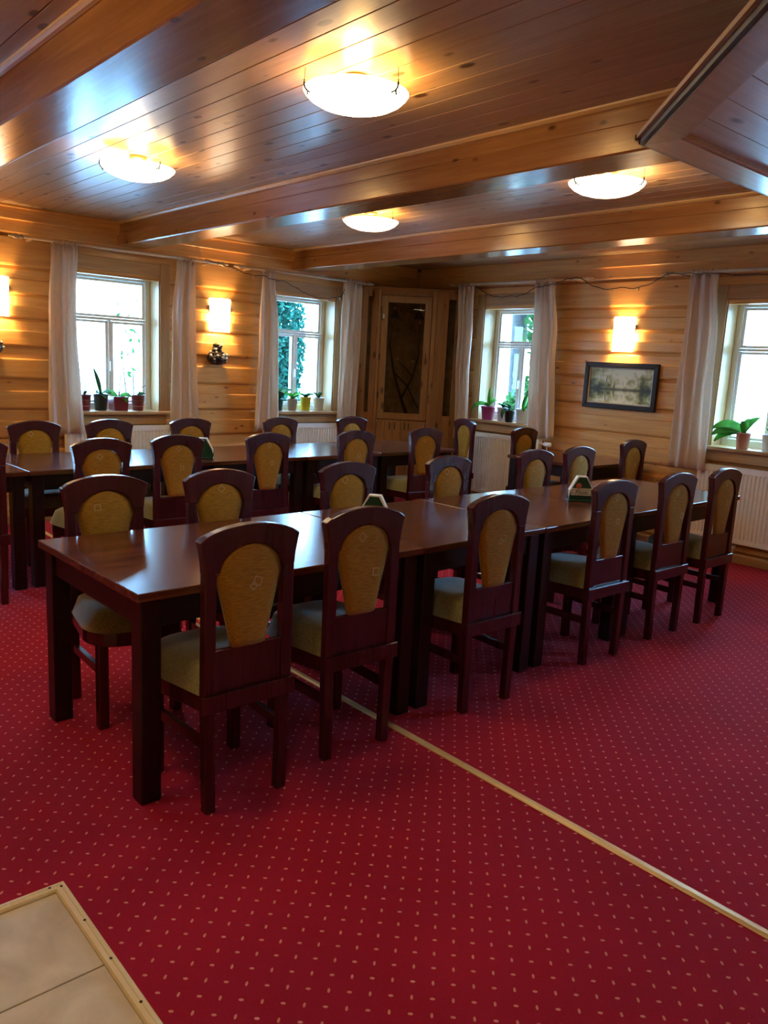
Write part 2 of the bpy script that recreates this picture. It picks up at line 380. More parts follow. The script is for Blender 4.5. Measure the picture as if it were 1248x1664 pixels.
for k in range(6): MB().lathe([(.0001, .0128), (.004, .0126), (.0045, .011)], TX-WD-.012-k*.30, TY-WD*.5, 8).build('screw', 'screw', e2)
b = MB(); pr = [(0, -.001), (.004, .004), (.012, .007), (.027, .007), (.035, .004), (.039, -.001)]
b.prism(pr, YB, YW-.03, 'y', Matrix.Translation((2.178, 0, 0)))
tag(b.build('threshold_strip', 'brass'), 'long golden metal strip joining two lengths of red carpet, running under the tables', 'threshold strip')

# ------------------------------------------------------------------ walls of logs
GRV = [-.02, .235, .487, .744, .993, 1.25, 1.52, 1.755, 1.96, 2.18, 2.43, ZC]
LROOT = Matrix.Translation((0, YW, 0))
def wall(name, segs, openings, loc, rz):
    # local frame: u along the wall, +y outwards, logs stand proud towards -y
    u0, u1 = segs
    b = MB(); edges = sorted(openings); T = .34
    cur = u0
    for a, c in edges:
        b.box(cur, a, .0, T, -.02, ZC+.1); b.box(a, c, .0, T, -.02, WZ0-.03); b.box(a, c, .0, T, WZ1+.0, ZC+.1); cur = c
    b.box(cur, u1, .0, T, -.02, ZC+.1)
    root = tag(b.build(name, 'log', None, loc, rz), kind='structure')
    for gi in range(len(GRV)-1):
        z0, z1 = GRV[gi]+.003, GRV[gi+1]-.003
        h = z1-z0
        parts = []; cur = u0
        top = z1 > WZ1+.1 and z0 > WZ1-.06; low = z1 < WZ0-.02
        if top or low: parts = [(u0, u1)]
        else:
            for a, c in edges: parts.append((cur, a-.0)); cur = c
            parts.append((cur, u1))
        prof = [(0.0, z0), (-.026, z0+.006), (-.032, z0+.02), (-.033, z1-.105), (-.030, z1-.098), (-.014, z1-.092), (-.013, z1-.02), (0.0, z1)]
        if gi >= 9: prof = [(0.0, z0), (-.030, z0+.004), (-.034, z0+.02), (-.034, z1-.02), (0.0, z1)]
        for a, c in parts:
            MB().prism(prof, a, c, 'x').build('log', 'log', root)
    return root
wl = wall('wall_left', (XB, XW), LW, (0, YW, 0), 0)
wr = wall('wall_right', (-YW, -YB), RW, (XW, 0, 0), -PI/2)
wall('wall_back', (-XW, -XB), [], (0, YB, 0), PI)
wall('wall_near', (YB, YW), [], (XB, 0, 0), PI/2)
# baseboards
for nm, loc, rz, (a, c) in (('baseboard_left', (0, YW, 0), 0, (XB, XW-.05)), ('baseboard_right', (XW, 0, 0), -PI/2, (-YW+.05, -YB))):
    tag(MB().prism([(-.034, 0), (-.056, 0), (-.056, .065), (-.046, .08), (-.034, .08)], a, c, 'x').build(nm, 'casing_h', None, loc, rz), kind='structure')

# ------------------------------------------------------------------ ceiling, beams
ce = tag(MB().box(XB, XW, YB, YW, ZC+.012, ZC+.1).build('ceiling', 'ceil'), kind='structure')
x = XB; PWD = .1275; x = 1.792-PWD*27
while x < XW:
    a, c = max(x+.0026, XB), min(x+PWD-.0026, XW)
    if c-a > .01:
        MB().prism([(a, ZC+.012), (a, ZC+.0012), (a+.0012, ZC), (c-.0012, ZC), (c, ZC+.0012), (c, ZC+.012)], YB, YW, 'y').build('ceiling_board', 'ceil', ce)
    x += PWD
BL = {1.112: 'thick ceiling beam with cracked blotchy underside, above the tile edging', 3.05: 'thick varnished ceiling beam between the ceiling lamps, over the middle tables', 4.93: 'ceiling beam nearest the corner cabinet, parallel to the picture wall', -.78: 'ceiling beam over the tiled patch by the entrance'}
for bx_, lab in BL.items():
    r = empty('ceiling_beam', (bx_+.125, 0, ZB), label=lab, cat='beam', group='ceiling beams')
    b = MB().prism([(-.118, 0), (-.125, .008), (-.125, .112), (-.117, .118), (-.119, ZC-ZB+.01), (.125, ZC-ZB+.01), (.125, .008), (.118, 0)], YB, YW-.02, 'y')
    b.build('timber', 'beam', r)
    for sx in (-1, 1):
        MB().prism([(sx*.121, ZC-ZB), (sx*.121, ZC-ZB-.020), (sx*.136, ZC-ZB-.018), (sx*.147, ZC-ZB-.008), (sx*.149, ZC-ZB)], YB, YW-.03, 'y').build('quarter_round_trim', 'trim', r)
# plate board at top of left wall and right wall
tag(MB().box(XB, XW-.1, YW-.062, YW-.03, ZC-.115, ZC-.001, bev=.006).box(XB, XW-.1, YW-.078, YW-.03, ZC-.022, ZC-.001, bev=.004).build('trim_1', 'log'), kind='structure')
tag(MB().box(-YW+.1, -YB, -.062, -.03, ZC-.115, ZC-.001, bev=.006).build('trim_2', 'log', None, (XW, 0, 0), -PI/2), kind='structure')

# ------------------------------------------------------------------ windows
def window(n, loc, rz, u0, u1):
    # root: fixed white frame; local u, +y outwards
    D = .15
    b = MB(); W = u1-u0
    z0, z1 = WZ0, WZ1
    fw = .062
    b.box(u0, u0+fw, D, D+.07, z0, z1).box(u1-fw, u1, D, D+.07, z0, z1).box(u0+fw, u1-fw, D, D+.07, z1-fw, z1).box(u0+fw, u1-fw, D, D+.07, z0, z0+fw)
    zt = z0+(z1-z0)*.665
    b.box(u0+fw, u1-fw, D-.005, D+.07, zt-.012, zt+.012)
    um = (u0+u1)/2
    b.box(um-.012, um+.012, D-.004, D+.07, z0+fw, zt-.012)
    r = bevmod(tag(b.build('window_%d' % n, 'white', None, loc, rz), kind='structure'), .005)
    def sash(a, c, p, q):
        s = .026; e = .003
        o = MB().box(a+e, a+s, D+.012, D+.055, p+e, q-e).box(c-s, c-e, D+.012, D+.055, p+e, q-e).box(a+s, c-s, D+.012, D+.055, q-s, q-e).box(a+s, c-s, D+.012, D+.055, p+e, p+s).build('sash', 'white', r)
        MB().box(a+s-.004, c-s+.004, D+.032, D+.036, p+s-.004, q-s+.004).build('pane', 'pane', o)
    sash(u0+fw, u1-fw, zt+.012, z1-fw); sash(u0+fw, um-.012, z0+fw, zt-.012); sash(um+.012, u1-fw, z0+fw, zt-.012)
    MB().box(um-.007, um+.005, D-.030, D-.004, z0+.36, z0+.45).build('handle', 'white', r)
    # reveal boards, casing boards, sill
    for a, c in ((u0-.0, u0+.012), (u1-.012, u1)): MB().box(a, c, -.036, D, z0, z1).build('reveal_board', 'casing', r)
    MB().box(u0+.012, u1-.012, -.036, D, z1-.012, z1).build('reveal_board', 'casing_h', r)
    for s in (-1, 1):
        a, c = (u0-.095, u0+.002) if s < 0 else (u1-.002, u1+.095)
        MB().box(a, c, -.052, -.0, z0-.03, z1+.11, bev=.004).build('casing_board', 'casing', r)
    MB().box(u0+.002, u1-.002, -.050, -.0, z1-.002, z1+.108, bev=.004).build('casing_board', 'casing_h', r)
    MB().box(u0-.10, u1+.10, -.115, D, z0-.030, z0+.001, bev=.006).build('window_sill', 'casing_h', r)
    MB().box(u0-.06, u1+.06, -.056, -.0, z0-.125, z0-.031, bev=.004).build('apron_board', 'casing_h', r)
    return r
WINS = []
k = 1
for a, c in LW: window(k, (0, YW, 0), 0, a, c); k += 1
for a, c in RW: window(k, (XW, 0, 0), -PI/2, a, c); k += 1

# ------------------------------------------------------------------ tables
def table(x0, y0, x1, y1, rot, label, group):
    # (x0,y0)-(x1,y1) in the row's own unrotated frame, rot = matrix of the row
    H = .765; cx, cy = (x0+x1)/2, (y0+y1)/2; L, D = (x1-x0)/2-.003, (y1-y0)/2
    p = rot @ Vector((cx, cy, 0)); rz = rot.to_euler().z
    r = empty('dining_table', p, rz, label=label, cat='table', group=group)
    bevmod(MB().box(-L, L, -D, D, H-.030, H).build('tabletop', 'table', r), .004)
    i = .028
    for sy in (-1, 1): MB().box(-L+i+.07, L-i-.07, *sorted((sy*(D-i-.005), sy*(D-i-.027))), H-.13, H-.030).build('apron', 'tedge', r)
    for sx in (-1, 1): MB().box(*sorted((sx*(L-i-.005), sx*(L-i-.027))), -D+i+.07, D-i-.07, H-.13, H-.030).build('apron', 'tedge', r)
    for sx in (-1, 1):
        for sy in (-1, 1):
            X0, X1 = sorted((sx*(L-i+.008), sx*(L-i-.066))); Y0, Y1 = sorted((sy*(D-i+.008), sy*(D-i-.066)))
            MB().box(X0, X1, Y0, Y1, 0, H-.030, bev=.004).build('leg', 'tedge', r)
    return r
def rowmat(px, py, deg): return Matrix.Translation((px, py, 0)) @ Matrix.Rotation(math.radians(deg), 4, 'Z') @ Matrix.Translation((-px, -py, 0))
R1 = rowmat(1.05, 2.365, 1.1)
for a, c, lab in ((1.05, 2.372, 'dark mahogany table at the free end of the near row, next to the tile edging'), (2.372, 3.24, 'dark table second in the near row, just past the golden carpet strip'),
                  (3.24, 4.075, 'third dark table from the free end of the near row, carrying the labelled napkin holder'), (4.075, 5.47, 'dark table at the radiator end of the near row, below the framed picture')):
    table(a, 2.365, c, 3.275, R1, lab, 'tables of the near row')
R2 = rowmat(1.6, 5.15, 1.9)
for a, c, lab in ((.28, 1.59, 'dark table of the far row farthest from the corner cabinet'), (1.59, 2.90, 'dark table in the far row facing the window with maroon pots'),
                  (2.90, 3.77, 'dark table in the far row below the wall sconce with the pebble ornament'), (3.77, 4.60, 'dark table in the far row facing the window with the yellow pot'), (4.60, 5.56, 'dark table at the end of the far row in front of the corner cabinet')):
    table(a, 5.15, c, 6.02, R2, lab, 'tables of the far row')
table(5.76, 3.93, 6.68, 4.80, Matrix.Identity(4), 'separate small dark table against the log wall under the framed picture', 'table by the picture wall')

# ------------------------------------------------------------------ chairs
def chair_proto():
    r = empty('dining_chair')
    sx0, zt = .150, .845
    for s in (-1, 1):
        pts = [(s*.124, 0), (s*.162, 0), (s*.172, .40), (s*.172, zt), (s*.130, zt), (s*.130, .40)]
        bevmod(MB().prism(pts, -.018, .018, 'y').build('back_leg', 'chair', r), .003)
    # crest rail with an arched underside, ends flared
    out = []
    NT = 14
    for i in range(NT+1):
        t = -1+2*i/NT; out.append((t*.192, .952+.048*(1-t*t)**.8 if abs(t) < 1 else .952))
    out += [(.186, .93), (.176, .88), (.173, .842), (.128, .842)]
    for i in range(17):
        t = math.cos(PI*i/16); out.append((t*.119, .842+.088*max(0, 1-abs(t)**2.2)**.5 if abs(t) < 1 else .846))
    out += [(-.128, .842), (-.173, .842), (-.176, .88), (-.186, .93)]
    b = MB(); n = len(out)
    # ngon outline extruded, bevelled by modifier
    b.prism(out, -.020, .020, 'y'); bevmod(b.build('crest_rail', 'chair', r), .005, 2)
    # upholstered splat
    NS = 22
    def shw(z):
        t = (z-.578)/(.93-.578)
        if t < .68: return .066+.057*(t/.68)**1.1
        q = (t-.68)/.32; return .123*max(0, 1-q**2.3)**.5+.002
    zs = [.578+(.93-.578)*(1-(1-i/NS)**1.9) for i in range(NS+1)]
    b = MB(); rows = []
    NU = 6
    for side in (-1, 1):
        for z in zs:
            for j in range(NU+1):
                u = -1+2*j/NU; wv = shw(z)
                b.v.append((u*wv, side*(.007+.011*(1-u**4)), z))
    nr = (NS+1)*(NU+1)
    for s_ in (0, 1):
        for i in range(NS):
            for j in range(NU):
                a = s_*nr+i*(NU+1)+j; b.f.append((a, a+1, a+NU+2, a+NU+1))
    for i in range(NS):
        a = i*(NU+1); b.f.append((a, a+NU+1, nr+a+NU+1, nr+a)); c_ = a+NU; b.f.append((c_, c_+NU+1, nr+c_+NU+1, nr+c_))
    b.f.append(tuple(range(NU+1))+tuple(nr+j for j in range(NU, -1, -1)))
    b.smooth = True
    b.build('splat', 'mustard', r)
    bevmod(MB().box(-.134, .134, -.010, .010, .425, .578).build('back_panel', 'chair', r), .003)
    bevmod(MB().box(-.182, .182, -.030, -.014, .368, .430).build('back_rail', 'chair', r), .003)
    # seat frame and cushion
    def seat_hw(v):
        wv = .168+.045*min(1, v/.6)
        return wv if v < .62 else wv*max(.02, 1-((v-.62)/.38)**2.8)**.5
    fr_ = [0, .3, .6, .7, .8, .88, .94, .98, 1.0]
    b = MB(); b.prism([(-seat_hw(v)+.006, .012+.425*v) for v in fr_]+[(seat_hw(v)-.006, .012+.425*v) for v in reversed(fr_)], .36, .425, 'z'); bevmod(b.build('seat_frame', 'chair', r), .004)
    bm = bmesh.new()
    b = MB(); K = 12; J = 14
    def prof(i, j, top):
        u = -1+2*i/K; v = (j/J)**.8; wd = seat_hw(v)+.004; y = .020+.425*v
        # superellipse rounding of the plan
        fu, fv = abs(u), abs(2*v-1)
        h = max(0, (1-fu**4)*(1-fv**5))**.40
        return (u*wd, y, .422+(.100*h if top else 0))
    for top in (1, 0):
        for j in range(J+1):
            for i in range(K+1): b.v.append(prof(i, j, top))
    nn = (K+1)*(J+1)
    for t in (0, 1):
        for j in range(J):
            for i in range(K):
                a = t*nn+j*(K+1)+i; b.f.append((a, a+1, a+K+2, a+K+1))
    b.smooth = True
    bm.free(); b.build('seat_cushion', 'seat', r)
    for s in (-1, 1):
        b = MB(); x0, x1 = sorted((s*.142, s*.184)); b.box(x0, x1, .332, .374, 0, .362, bev=.004); b.build('front_leg', 'chair', r)
        T = Matrix.Translation((s*.150, .0, .245)) @ Matrix.Rotation(math.atan2(-s*.014, .35), 4, 'Z')
        MB().box(-.010, .010, .016, .338, -.017, .017, T).build('stretcher', 'chair', r)
    return r
proto = chair_proto()
splat_proto = [c for c in proto.children if c.name.startswith('splat')][0]
def square_outline(cx, cz, a, ang, y, t=.0022):
    b = MB()
    R = Matrix.Translation((cx, 0, cz)) @ Matrix.Rotation(ang, 4, 'Y')
    for q in range(4):
        b.box(-a-t, a+t, y-.0008, y+.0008, a-t, a+t, R @ Matrix.Rotation(q*PI/2, 4, 'Y'))
    return b
MOT = [[square_outline(cx, cz, a, math.radians(an), y).mesh('diamond_motif', 'motif') for cx, cz, a, an, y in v] for v in (
    [(-.02, .885, .013, 45, -.0185), (.055, .74, .014, 8, -.0172), (.03, .90, .014, 45, .0182), (-.03, .70, .013, 10, .0182)],
    [(.025, .80, .014, 20, -.0185), (.01, .785, .010, 50, -.0185), (.0, .905, .013, 45, .0184), (.03, .73, .013, 0, .0180)],
    [(.0, .905, .012, 45, -.0184), (.025, .775, .012, 0, -.0183), (.04, .86, .013, 4, .0178), (-.02, .66, .012, 30, .0184)])]
first = [True]; ci = [0]
def chair(x, y, deg, label, group):
    if first[0]: o = proto; first[0] = False
    else: o = copy_tree(proto_clean)
    o.location = (x, y, 0); o.rotation_euler.z = math.radians(deg); o['label'] = label; o['category'] = 'chair'; o['group'] = group
    return o
proto_clean = proto
CH = []
def put(lst, group):
    for (x, y, d, lab) in lst: CH.append((x, y, d, lab, group))
put([(1.382, 2.225, 0, 'dark red chair at the free near-row end, its back to the tile edging'),
     (1.930, 2.285, -1.5, 'dark red chair standing astride the golden carpet strip, back to the open carpet'),
     (2.695, 2.268, -1, 'dark red chair at the second near-row table, seen from behind, right after the carpet strip'),
     (3.680, 2.312, -1.5, 'dark red chair with its back to the open carpet, beside the green napkin holder'),
     (4.375, 2.335, -1, 'dark red chair with its back to the carpet, next to last before the radiator'),
     (4.945, 2.325, 0, 'dark red chair with its back to the open carpet, last before the white radiator')], 'chairs along the open side of the near row')
put([(1.36, 3.385, 180, 'mustard-backed chair facing across the bare end table of the near row, beside its free end'),
     (1.925, 3.38, 180, 'mustard-backed chair facing out over the near row, straddling the line of the carpet strip'),
     (2.73, 3.395, 180, 'mustard-backed chair facing out over the near row, behind the half-hidden napkin holder'),
     (3.56, 3.43, 180, 'mustard-backed chair facing out over the near row, in front of the narrow radiator'),
     (4.51, 3.50, 180, 'mustard-backed chair facing out over the near row, left of the labelled napkin holder'),
     (5.115, 3.555, 180, 'mustard-backed chair facing out over the near row, right behind the labelled napkin holder')], 'chairs on the inner side of the near row')
put([(1.215, 4.93, 0, 'back-turned chair of the far row farthest from the corner cabinet'),
     (1.925, 4.83, 0, 'back-turned chair of the far row, just past the table seam opposite the maroon pots'),
     (2.49, 4.94, -1, 'back-turned chair of the far row, beside the dark napkin holder'),
     (3.215, 4.945, 0, 'back-turned chair of the far row, third from the corner cabinet end'),
     (4.085, 4.99, 0, 'back-turned chair of the far row, second from the corner cabinet end'),
     (4.95, 5.075, -3, 'back-turned chair at the cabinet end of the far row')], 'chairs on the open side of the far row')
put([(1.925, 6.09, 180, 'chair by the left wall below the beige curtain, facing out over the far row'),
     (2.51, 6.14, 180, 'chair by the left wall below the maroon flowerpots, facing out over the far row'),
     (3.26, 6.23, 180, 'chair by the left wall at the right-hand curtain of the maroon-pot window, facing out'),
     (4.20, 6.26, 180, 'chair by the left wall below the window with the yellow pot, facing out'),
     (5.09, 6.30, 180, 'chair by the left wall beside the corner cabinet, facing out over the far row')], 'chairs along the left wall')
put([(6.36, 5.92, 78, 'chair turned sideways between the corner cabinet and the narrow radiator, its crest shining blue-grey')], 'chair by the cabinet')
put([(6.245, 3.79, 0, 'chair with its grey-shining back to the near row, at the small table under the picture'),
     (6.15, 4.93, 180, 'chair facing out at the small wall table, in front of the magenta-pot window')], 'chairs at the small wall table')
roots = [proto]+[copy_tree(proto) for _ in CH[1:]]
for i, (o, (x, y, d, lab, g)) in enumerate(zip(roots, CH)):
    o.location = (x, y, 0); o.rotation_euler.z = math.radians(d); tag(o, lab, 'chair', g)
    sp = [c for c in o.children if c.name.startswith('splat')][0]
    v = MOT[(0 if i == 1 else 1 if i in (0, 2) else 2 if i == 3 else i*5+i//3) % 3]
    for me in v:
        mo = bpy.data.objects.new('diamond_motif', me); C.objects.link(mo); mo.parent = sp

# ------------------------------------------------------------------ napkin holders
def holder(x, y, rz, label, printed, nlabel):
    z = .767
    r = empty('napkin_holder', (x, y, z), rz, label=label, cat='napkin holder', group='napkin holders on the tables')
    sh = [(-.075, .012), (.075, .012), (.078, .03), (.066, .075), (.022, .150), (-.022, .150), (-.066, .075), (-.078, .03)]
    for sy in (-1, 1): MB().prism(sh, sy*.026-.002, sy*.026+.002, 'y').build('side_plate', 'green', r)
    MB().box(-.078, .078, -.030, .030, 0, .012, bev=.003).build('base', 'green', r)
    if printed:
        lb = MB().box(-.066, .066, -.0295, -.0281, .040, .084).build('label_plate', 'label', r)
        b = MB().box(-.060, .060, -.0300, -.0295, .047, .049).box(-.060, .060, -.0300, -.0295, .073, .075).box(-.060, -.058, -.0300, -.0295, .047, .075).box(.058, .060, -.0300, -.0295, .047, .075)
        b.build('label_border', 'ink', lb)
        T = Matrix.Translation((-.022, -.0300, .098)) @ Matrix.Rotation(PI/2, 4, 'X')
        MB().lathe([(.0001, .0008), (.017, .0008), (.018, 0.0)], seg=20, T=T).build('seal', 'seal', lb)
        cu = bpy.data.curves.new('lettering', 'FONT'); cu.body = 'Pilsner'; cu.size = .030; cu.align_x = 'CENTER'; cu.extrude = .0004
        tmp = bpy.data.objects.new('tmp', cu); C.objects.link(tmp)
        dg = bpy.context.evaluated_depsgraph_get(); me = bpy.data.meshes.new_from_object(tmp.evaluated_get(dg)); bpy.data.objects.remove(tmp)
        me.materials.clear(); me.materials.append(M['ink'])
        lo = bpy.data.objects.new('lettering', me); C.objects.link(lo); lo.parent = lb; lo.location = (0, -.0300, .0505); lo.rotation_euler = (PI/2, 0, 0)
    ns = [(-.068, .014), (.068, .014), (.074, .07), (.030, .156), (-.030, .156), (-.074, .07)]
    st = MB()
    for q in range(8): st.prism([(p*(1-.01*(q % 3)), s) for p, s in ns], -.0225+q*.0057, -.0225+q*.0057+.0042, 'y')
    o = st.build('napkin_stack', 'napkin', None, (x, y, z), rz)
    tag(o, nlabel, 'napkins', 'napkins in the holders')
holder(4.12, 2.83, math.radians(-38), 'dark green napkin holder with cream label and red seal, beside two seat backs', True, 'white paper napkins standing in the labelled green holder')
holder(2.45, 2.83, math.radians(-50), 'dark green napkin holder half hidden behind a chair crest on the near row', False, 'white paper napkins in the holder half hidden by a chair crest')
holder(2.92, 5.38, math.radians(-35), 'dark napkin holder on the far row, behind a chair crest', False, 'white paper napkins in the holder on the far row')

# ------------------------------------------------------------------ radiators
def radiator(loc, rz, u0, u1, z0, z1, label):
    r = empty('radiator', (0, 0, 0), label=label, cat='radiator', group='white panel radiators under the windows')
    r.location = loc; r.rotation_euler.z = rz
    y1, y0 = -.062, -.125
    n = max(8, int((u1-u0-.06)/.0335)); pts = []
    st = (u1-u0-.06)/n; u = u0+.03
    pts = [(u0, y0+.004), (u0+.012, y0)]
    for i in range(n):
        a = u+i*st; pts += [(a+st*.15, y0), (a+st*.32, y0+.012), (a+st*.68, y0+.012), (a+st*.85, y0)]
    pts += [(u1-.012, y0), (u1, y0+.004)]
    b = MB(); zz = [z0+.035, z0+.05, z1-.06, z1-.045]
    # corrugated front: flat bands above and below the ribs
    vs = []
    for k_, z in enumerate((z0, z0+.035, z0+.05, z1-.06, z1-.045, z1-.008)):
        for p, q in pts: vs.append((p, q if k_ in (2, 3) else y0, z))
    m_ = len(pts); fs = [(k_*m_+i, k_*m_+i+1, (k_+1)*m_+i+1, (k_+1)*m_+i) for k_ in range(5) for i in range(m_-1)]
    fp = sol(b.add(vs, fs).build('front_panel', 'rad', r), .002)
    for a in (u0, u1-.004): MB().box(a, a+.004, y0+.002, y1, z0+.005, z1-.004).build('side_cover', 'rad', r)
    MB().box(u0+.005, u1-.005, y1-.004, y1, z0, z1-.01).build('rear_panel', 'rad', r)
    g = MB().box(u0, u1, y0, y0+.012, z1-.008, z1).box(u0, u1, y1-.012, y1, z1-.008, z1)
    q = u0+.01
    while q < u1-.012: g.box(q, q+.008, y0+.012, y1-.012, z1-.007, z1-.002); q += .02
    g.build('top_grille', 'rad', r)
    for a in (u0+.15, u1-.15): MB().box(a-.015, a+.015, y1, -.036, z0+.1, z1-.1).build('wall_bracket', 'rad', r)
    return r
radiator((0, YW, 0), 0, 2.53, 3.58, .17, .85, 'white ribbed radiator under the window with maroon pots')
radiator((0, YW, 0), 0, 4.60, 5.66, .17, .85, 'white ribbed radiator under the window with the yellow pot')
r3 = radiator((XW, 0, 0), -PI/2, -6.17, -5.16, .17, .84, 'white ribbed radiator with a valve, under the window with the magenta pot')
b = MB().tube([(-5.16, -.093, .80), (-5.07, -.093, .80)], .012).tube([(-5.07, -.093, .80), (-5.07, -.093, .10)], .008); b.build('valve_pipe', 'rad', r3)
MB().tube([(-5.105, -.093, .80), (-5.10, -.093, .80), (-5.03, -.093, .80), (-5.022, -.093, .80)], [.019, .025, .024, .016], 14).build('valve_knob', 'white', r3)
r4 = radiator((XW, 0, 0), -PI/2, -3.40, -2.15, .18, .825, 'white ribbed radiator under the window with the terracotta pot')
pp = MB().tube([(-5.05, -.072, .115), (YB+3, -.072, .115)], .010)
o = tag(pp.build('heating_pipe', 'casing_h', None, (XW, 0, 0), -PI/2), 'thin painted heating pipe running above the baseboard below the radiator', 'pipe')
for u in (-3.02, -2.4, -3.6, -4.4): MB().box(u-.008, u+.008, -.078, -.034, .095, .150, bev=.003).build('pipe_clip', 'white', o)

# ------------------------------------------------------------------ curtains and rods
def curtain(loc, rz, top, bot, zb, zt, label, seed, mid=None):
    rnd = random.Random(seed)
    r = empty('curtain', loc, rz, label=label, cat='curtain', group='beige side curtains')
    NU, NV = 72, 26; folds = rnd.choice((2.6, 3.2)); ph = rnd.random()*6
    b = MB(); mid = mid or bot
    for j in range(NV+1):
        v = j/NV; z = zt-(zt-zb)*v
        e = min(1, v/.35); e = e*e*(3-2*e)
        l = top[0]*(1-e)+mid[0]*e; rr = top[1]*(1-e)+mid[1]*e
        e2 = max(0, (v-.5)/.5); l = l*(1-e2)+bot[0]*e2; rr = rr*(1-e2)+bot[1]*e2
        amp = .014+.012*min(1, v*2.5)
        for i in range(NU+1):
            u = i/NU
            y = -.165+amp*math.sin(u*folds*2*PI+ph+.5*math.sin(v*3+seed))+.004*math.sin(u*folds*4.7*PI+seed+v*2)+.004*math.sin(v*9+u*7)
            if v < .06: y += .010*math.sin(u*40)*(1-v/.06)
            b.v.append((l+(rr-l)*u+.006*math.sin(v*5+u*9+seed), y, z+(.004*math.sin(u*60) if j == 0 else 0)))
    for j in range(NV):
        for i in range(NU):
            a = j*(NU+1)+i; b.f.append((a, a+1, a+NU+2, a+NU+1))
    b.smooth = True; sol(b.build('cloth', 'curt', r), .003)
    # gathered heading loops round the rod
    nl = 6
    for i in range(nl):
        u = top[0]+(top[1]-top[0])*(i+.5)/nl
        q = [(u+.006*math.sin(a), -.165+.019*math.cos(a)*1.0, zt+.017+.022*math.sin(a)) for a in [2*PI*t/12 for t in range(13)]]
        MB().tube(q, .0045, 5, False).build('heading_loop', 'curt', r)
    return r
ZR = 2.405
k_ = (YW-.1)/YW
curtain((0, YW, 0), 0, (2.41, 2.65), (2.37, 2.67), .79, ZR-.02, 'beige curtain left of the maroon-pot window, hanging behind two chair backs', 1, (2.38, 2.63))
curtain((0, YW, 0), 0, (3.56, 3.75), (3.49, 3.79), .80, ZR-.02, 'curtain with a blue-lit fold right of the maroon-pot window', 2, (3.52, 3.74))
curtain((0, YW, 0), 0, (4.49, 4.65), (4.42, 4.75), .79, ZR-.02, 'beige curtain between the pebble ornament and the yellow-pot window', 3, (4.47, 4.70))
curtain((0, YW, 0), 0, (5.54, 5.78), (5.52, 5.77), .80, ZR-.02, 'pale curtain next to the corner cabinet on the left wall', 4, (5.53, 5.77))
ZR2 = 2.445
curtain((XW, 0, 0), -PI/2, (-6.40, -6.18), (-6.32, -6.13), .74, ZR2-.02, 'narrow curtain between the corner cabinet and the magenta-pot window', 5, (-6.36, -6.16))
curtain((XW, 0, 0), -PI/2, (-5.34, -5.10), (-5.28, -4.96), .87, ZR2-.02, 'beige curtain over the radiator valve, left of the picture', 6, (-5.33, -5.02))
curtain((XW, 0, 0), -PI/2, (-3.66, -3.41), (-3.65, -3.33), .77, ZR2-.02, 'beige curtain right of the picture and the sconce', 7, (-3.66, -3.35))
def rod(loc, rz, u0, u1, z, label, b0=.07, b1=.09):
    r = empty('curtain_rod', loc, rz, label=label, cat='curtain rod', group='pale curtain rods')
    MB().tube([(u0, -.165, z), (u1, -.165, z)], .013, 12).build('pole', 'rod', r)
    for s, u in ((-1, u0), (1, u1)):
        T = Matrix.Translation((u, -.165, z)) @ Matrix.Rotation(s*PI/2, 4, 'Y')
        MB().lathe([(.0001, .12), (.007, .118), (.012, .105), (.008, .09), (.018, .075), (.022, .058), (.014, .040), (.011, .032), (.019, .022), (.019, .012), (.012, .004), (.012, -.004)], seg=14, T=T).build('finial', 'rod', r)
    for u in (u0+b0, u1-b1): MB().box(u-.010, u+.010, -.168, -.03, z-.020, z-.006).build('bracket', 'rod', r)
rod((0, YW, 0), 0, 2.20, 3.98, ZR, 'pale turned curtain rod over the maroon-pot window')
rod((0, YW, 0), 0, 4.28, 5.84, ZR, 'pale turned curtain rod over the yellow-pot window', .07, .02)
rod((XW, 0, 0), -PI/2, -6.46, -4.76, ZR2, 'pale turned curtain rod over the magenta-pot window', .02, .09)
rod((XW, 0, 0), -PI/2, -3.82, -2.1, ZR2, 'pale turned curtain rod over the terracotta-pot window')
# string lights
def string_lights(loc, rz, keys, label, seed):
    rnd = random.Random(seed); pts = []
    for (a, b_) in zip(keys[:-1], keys[1:]):
        for t in range(10):
            s = t/10; sag = a[3] if len(a) > 3 else .0
            pts.append((a[0]+(b_[0]-a[0])*s, a[1]+(b_[1]-a[1])*s+.004*math.sin(t*2.1), a[2]+(b_[2]-a[2])*s-sag*4*s*(1-s)+.004*math.sin(t*1.7)))
    pts.append(keys[-1][:3])
    r = empty('string_lights', loc, rz, label=label, cat='string lights', group='dark string lights along the rods')
    MB().tube(pts, .004, 5).build('wire', 'wire', r)
    for i in range(4, len(pts)-2, 6):
        p = Vector(pts[i]); MB().tube([p, p+Vector((.004, -.004, -.010)), p+Vector((.006, -.006, -.030))], [.005, .006, .002], 6).build('bulb', 'bulb', r)
string_lights((0, YW, 0), 0, [(3.82, -.215, 2.42), (4.15, -.215, 2.37, .02), (4.47, -.22, 2.34, .01), (4.72, -.215, 2.31, .0), (5.05, -.215, 2.20, .02), (5.42, -.215, 2.22, .03), (5.50, -.22, 2.31, .0)], 'dark wire of tiny bulbs looped over the yellow-pot window', 1)
string_lights((XW, 0, 0), -PI/2, [(-6.12, -.215, 2.42, 0), (-5.95, -.215, 2.33, .02), (-5.62, -.215, 2.30, .03), (-5.30, -.22, 2.37, .0), (-5.05, -.22, 2.40, -.02), (-4.75, -.215, 2.44, .05), (-4.30, -.215, 2.34, .05), (-3.85, -.215, 2.44, 0), (-3.40, -.22, 2.42, .02), (-2.7, -.215, 2.41, .03), (-2.2, -.215, 2.43)], 'dark wire of tiny bulbs looped between the windows over the picture', 2)

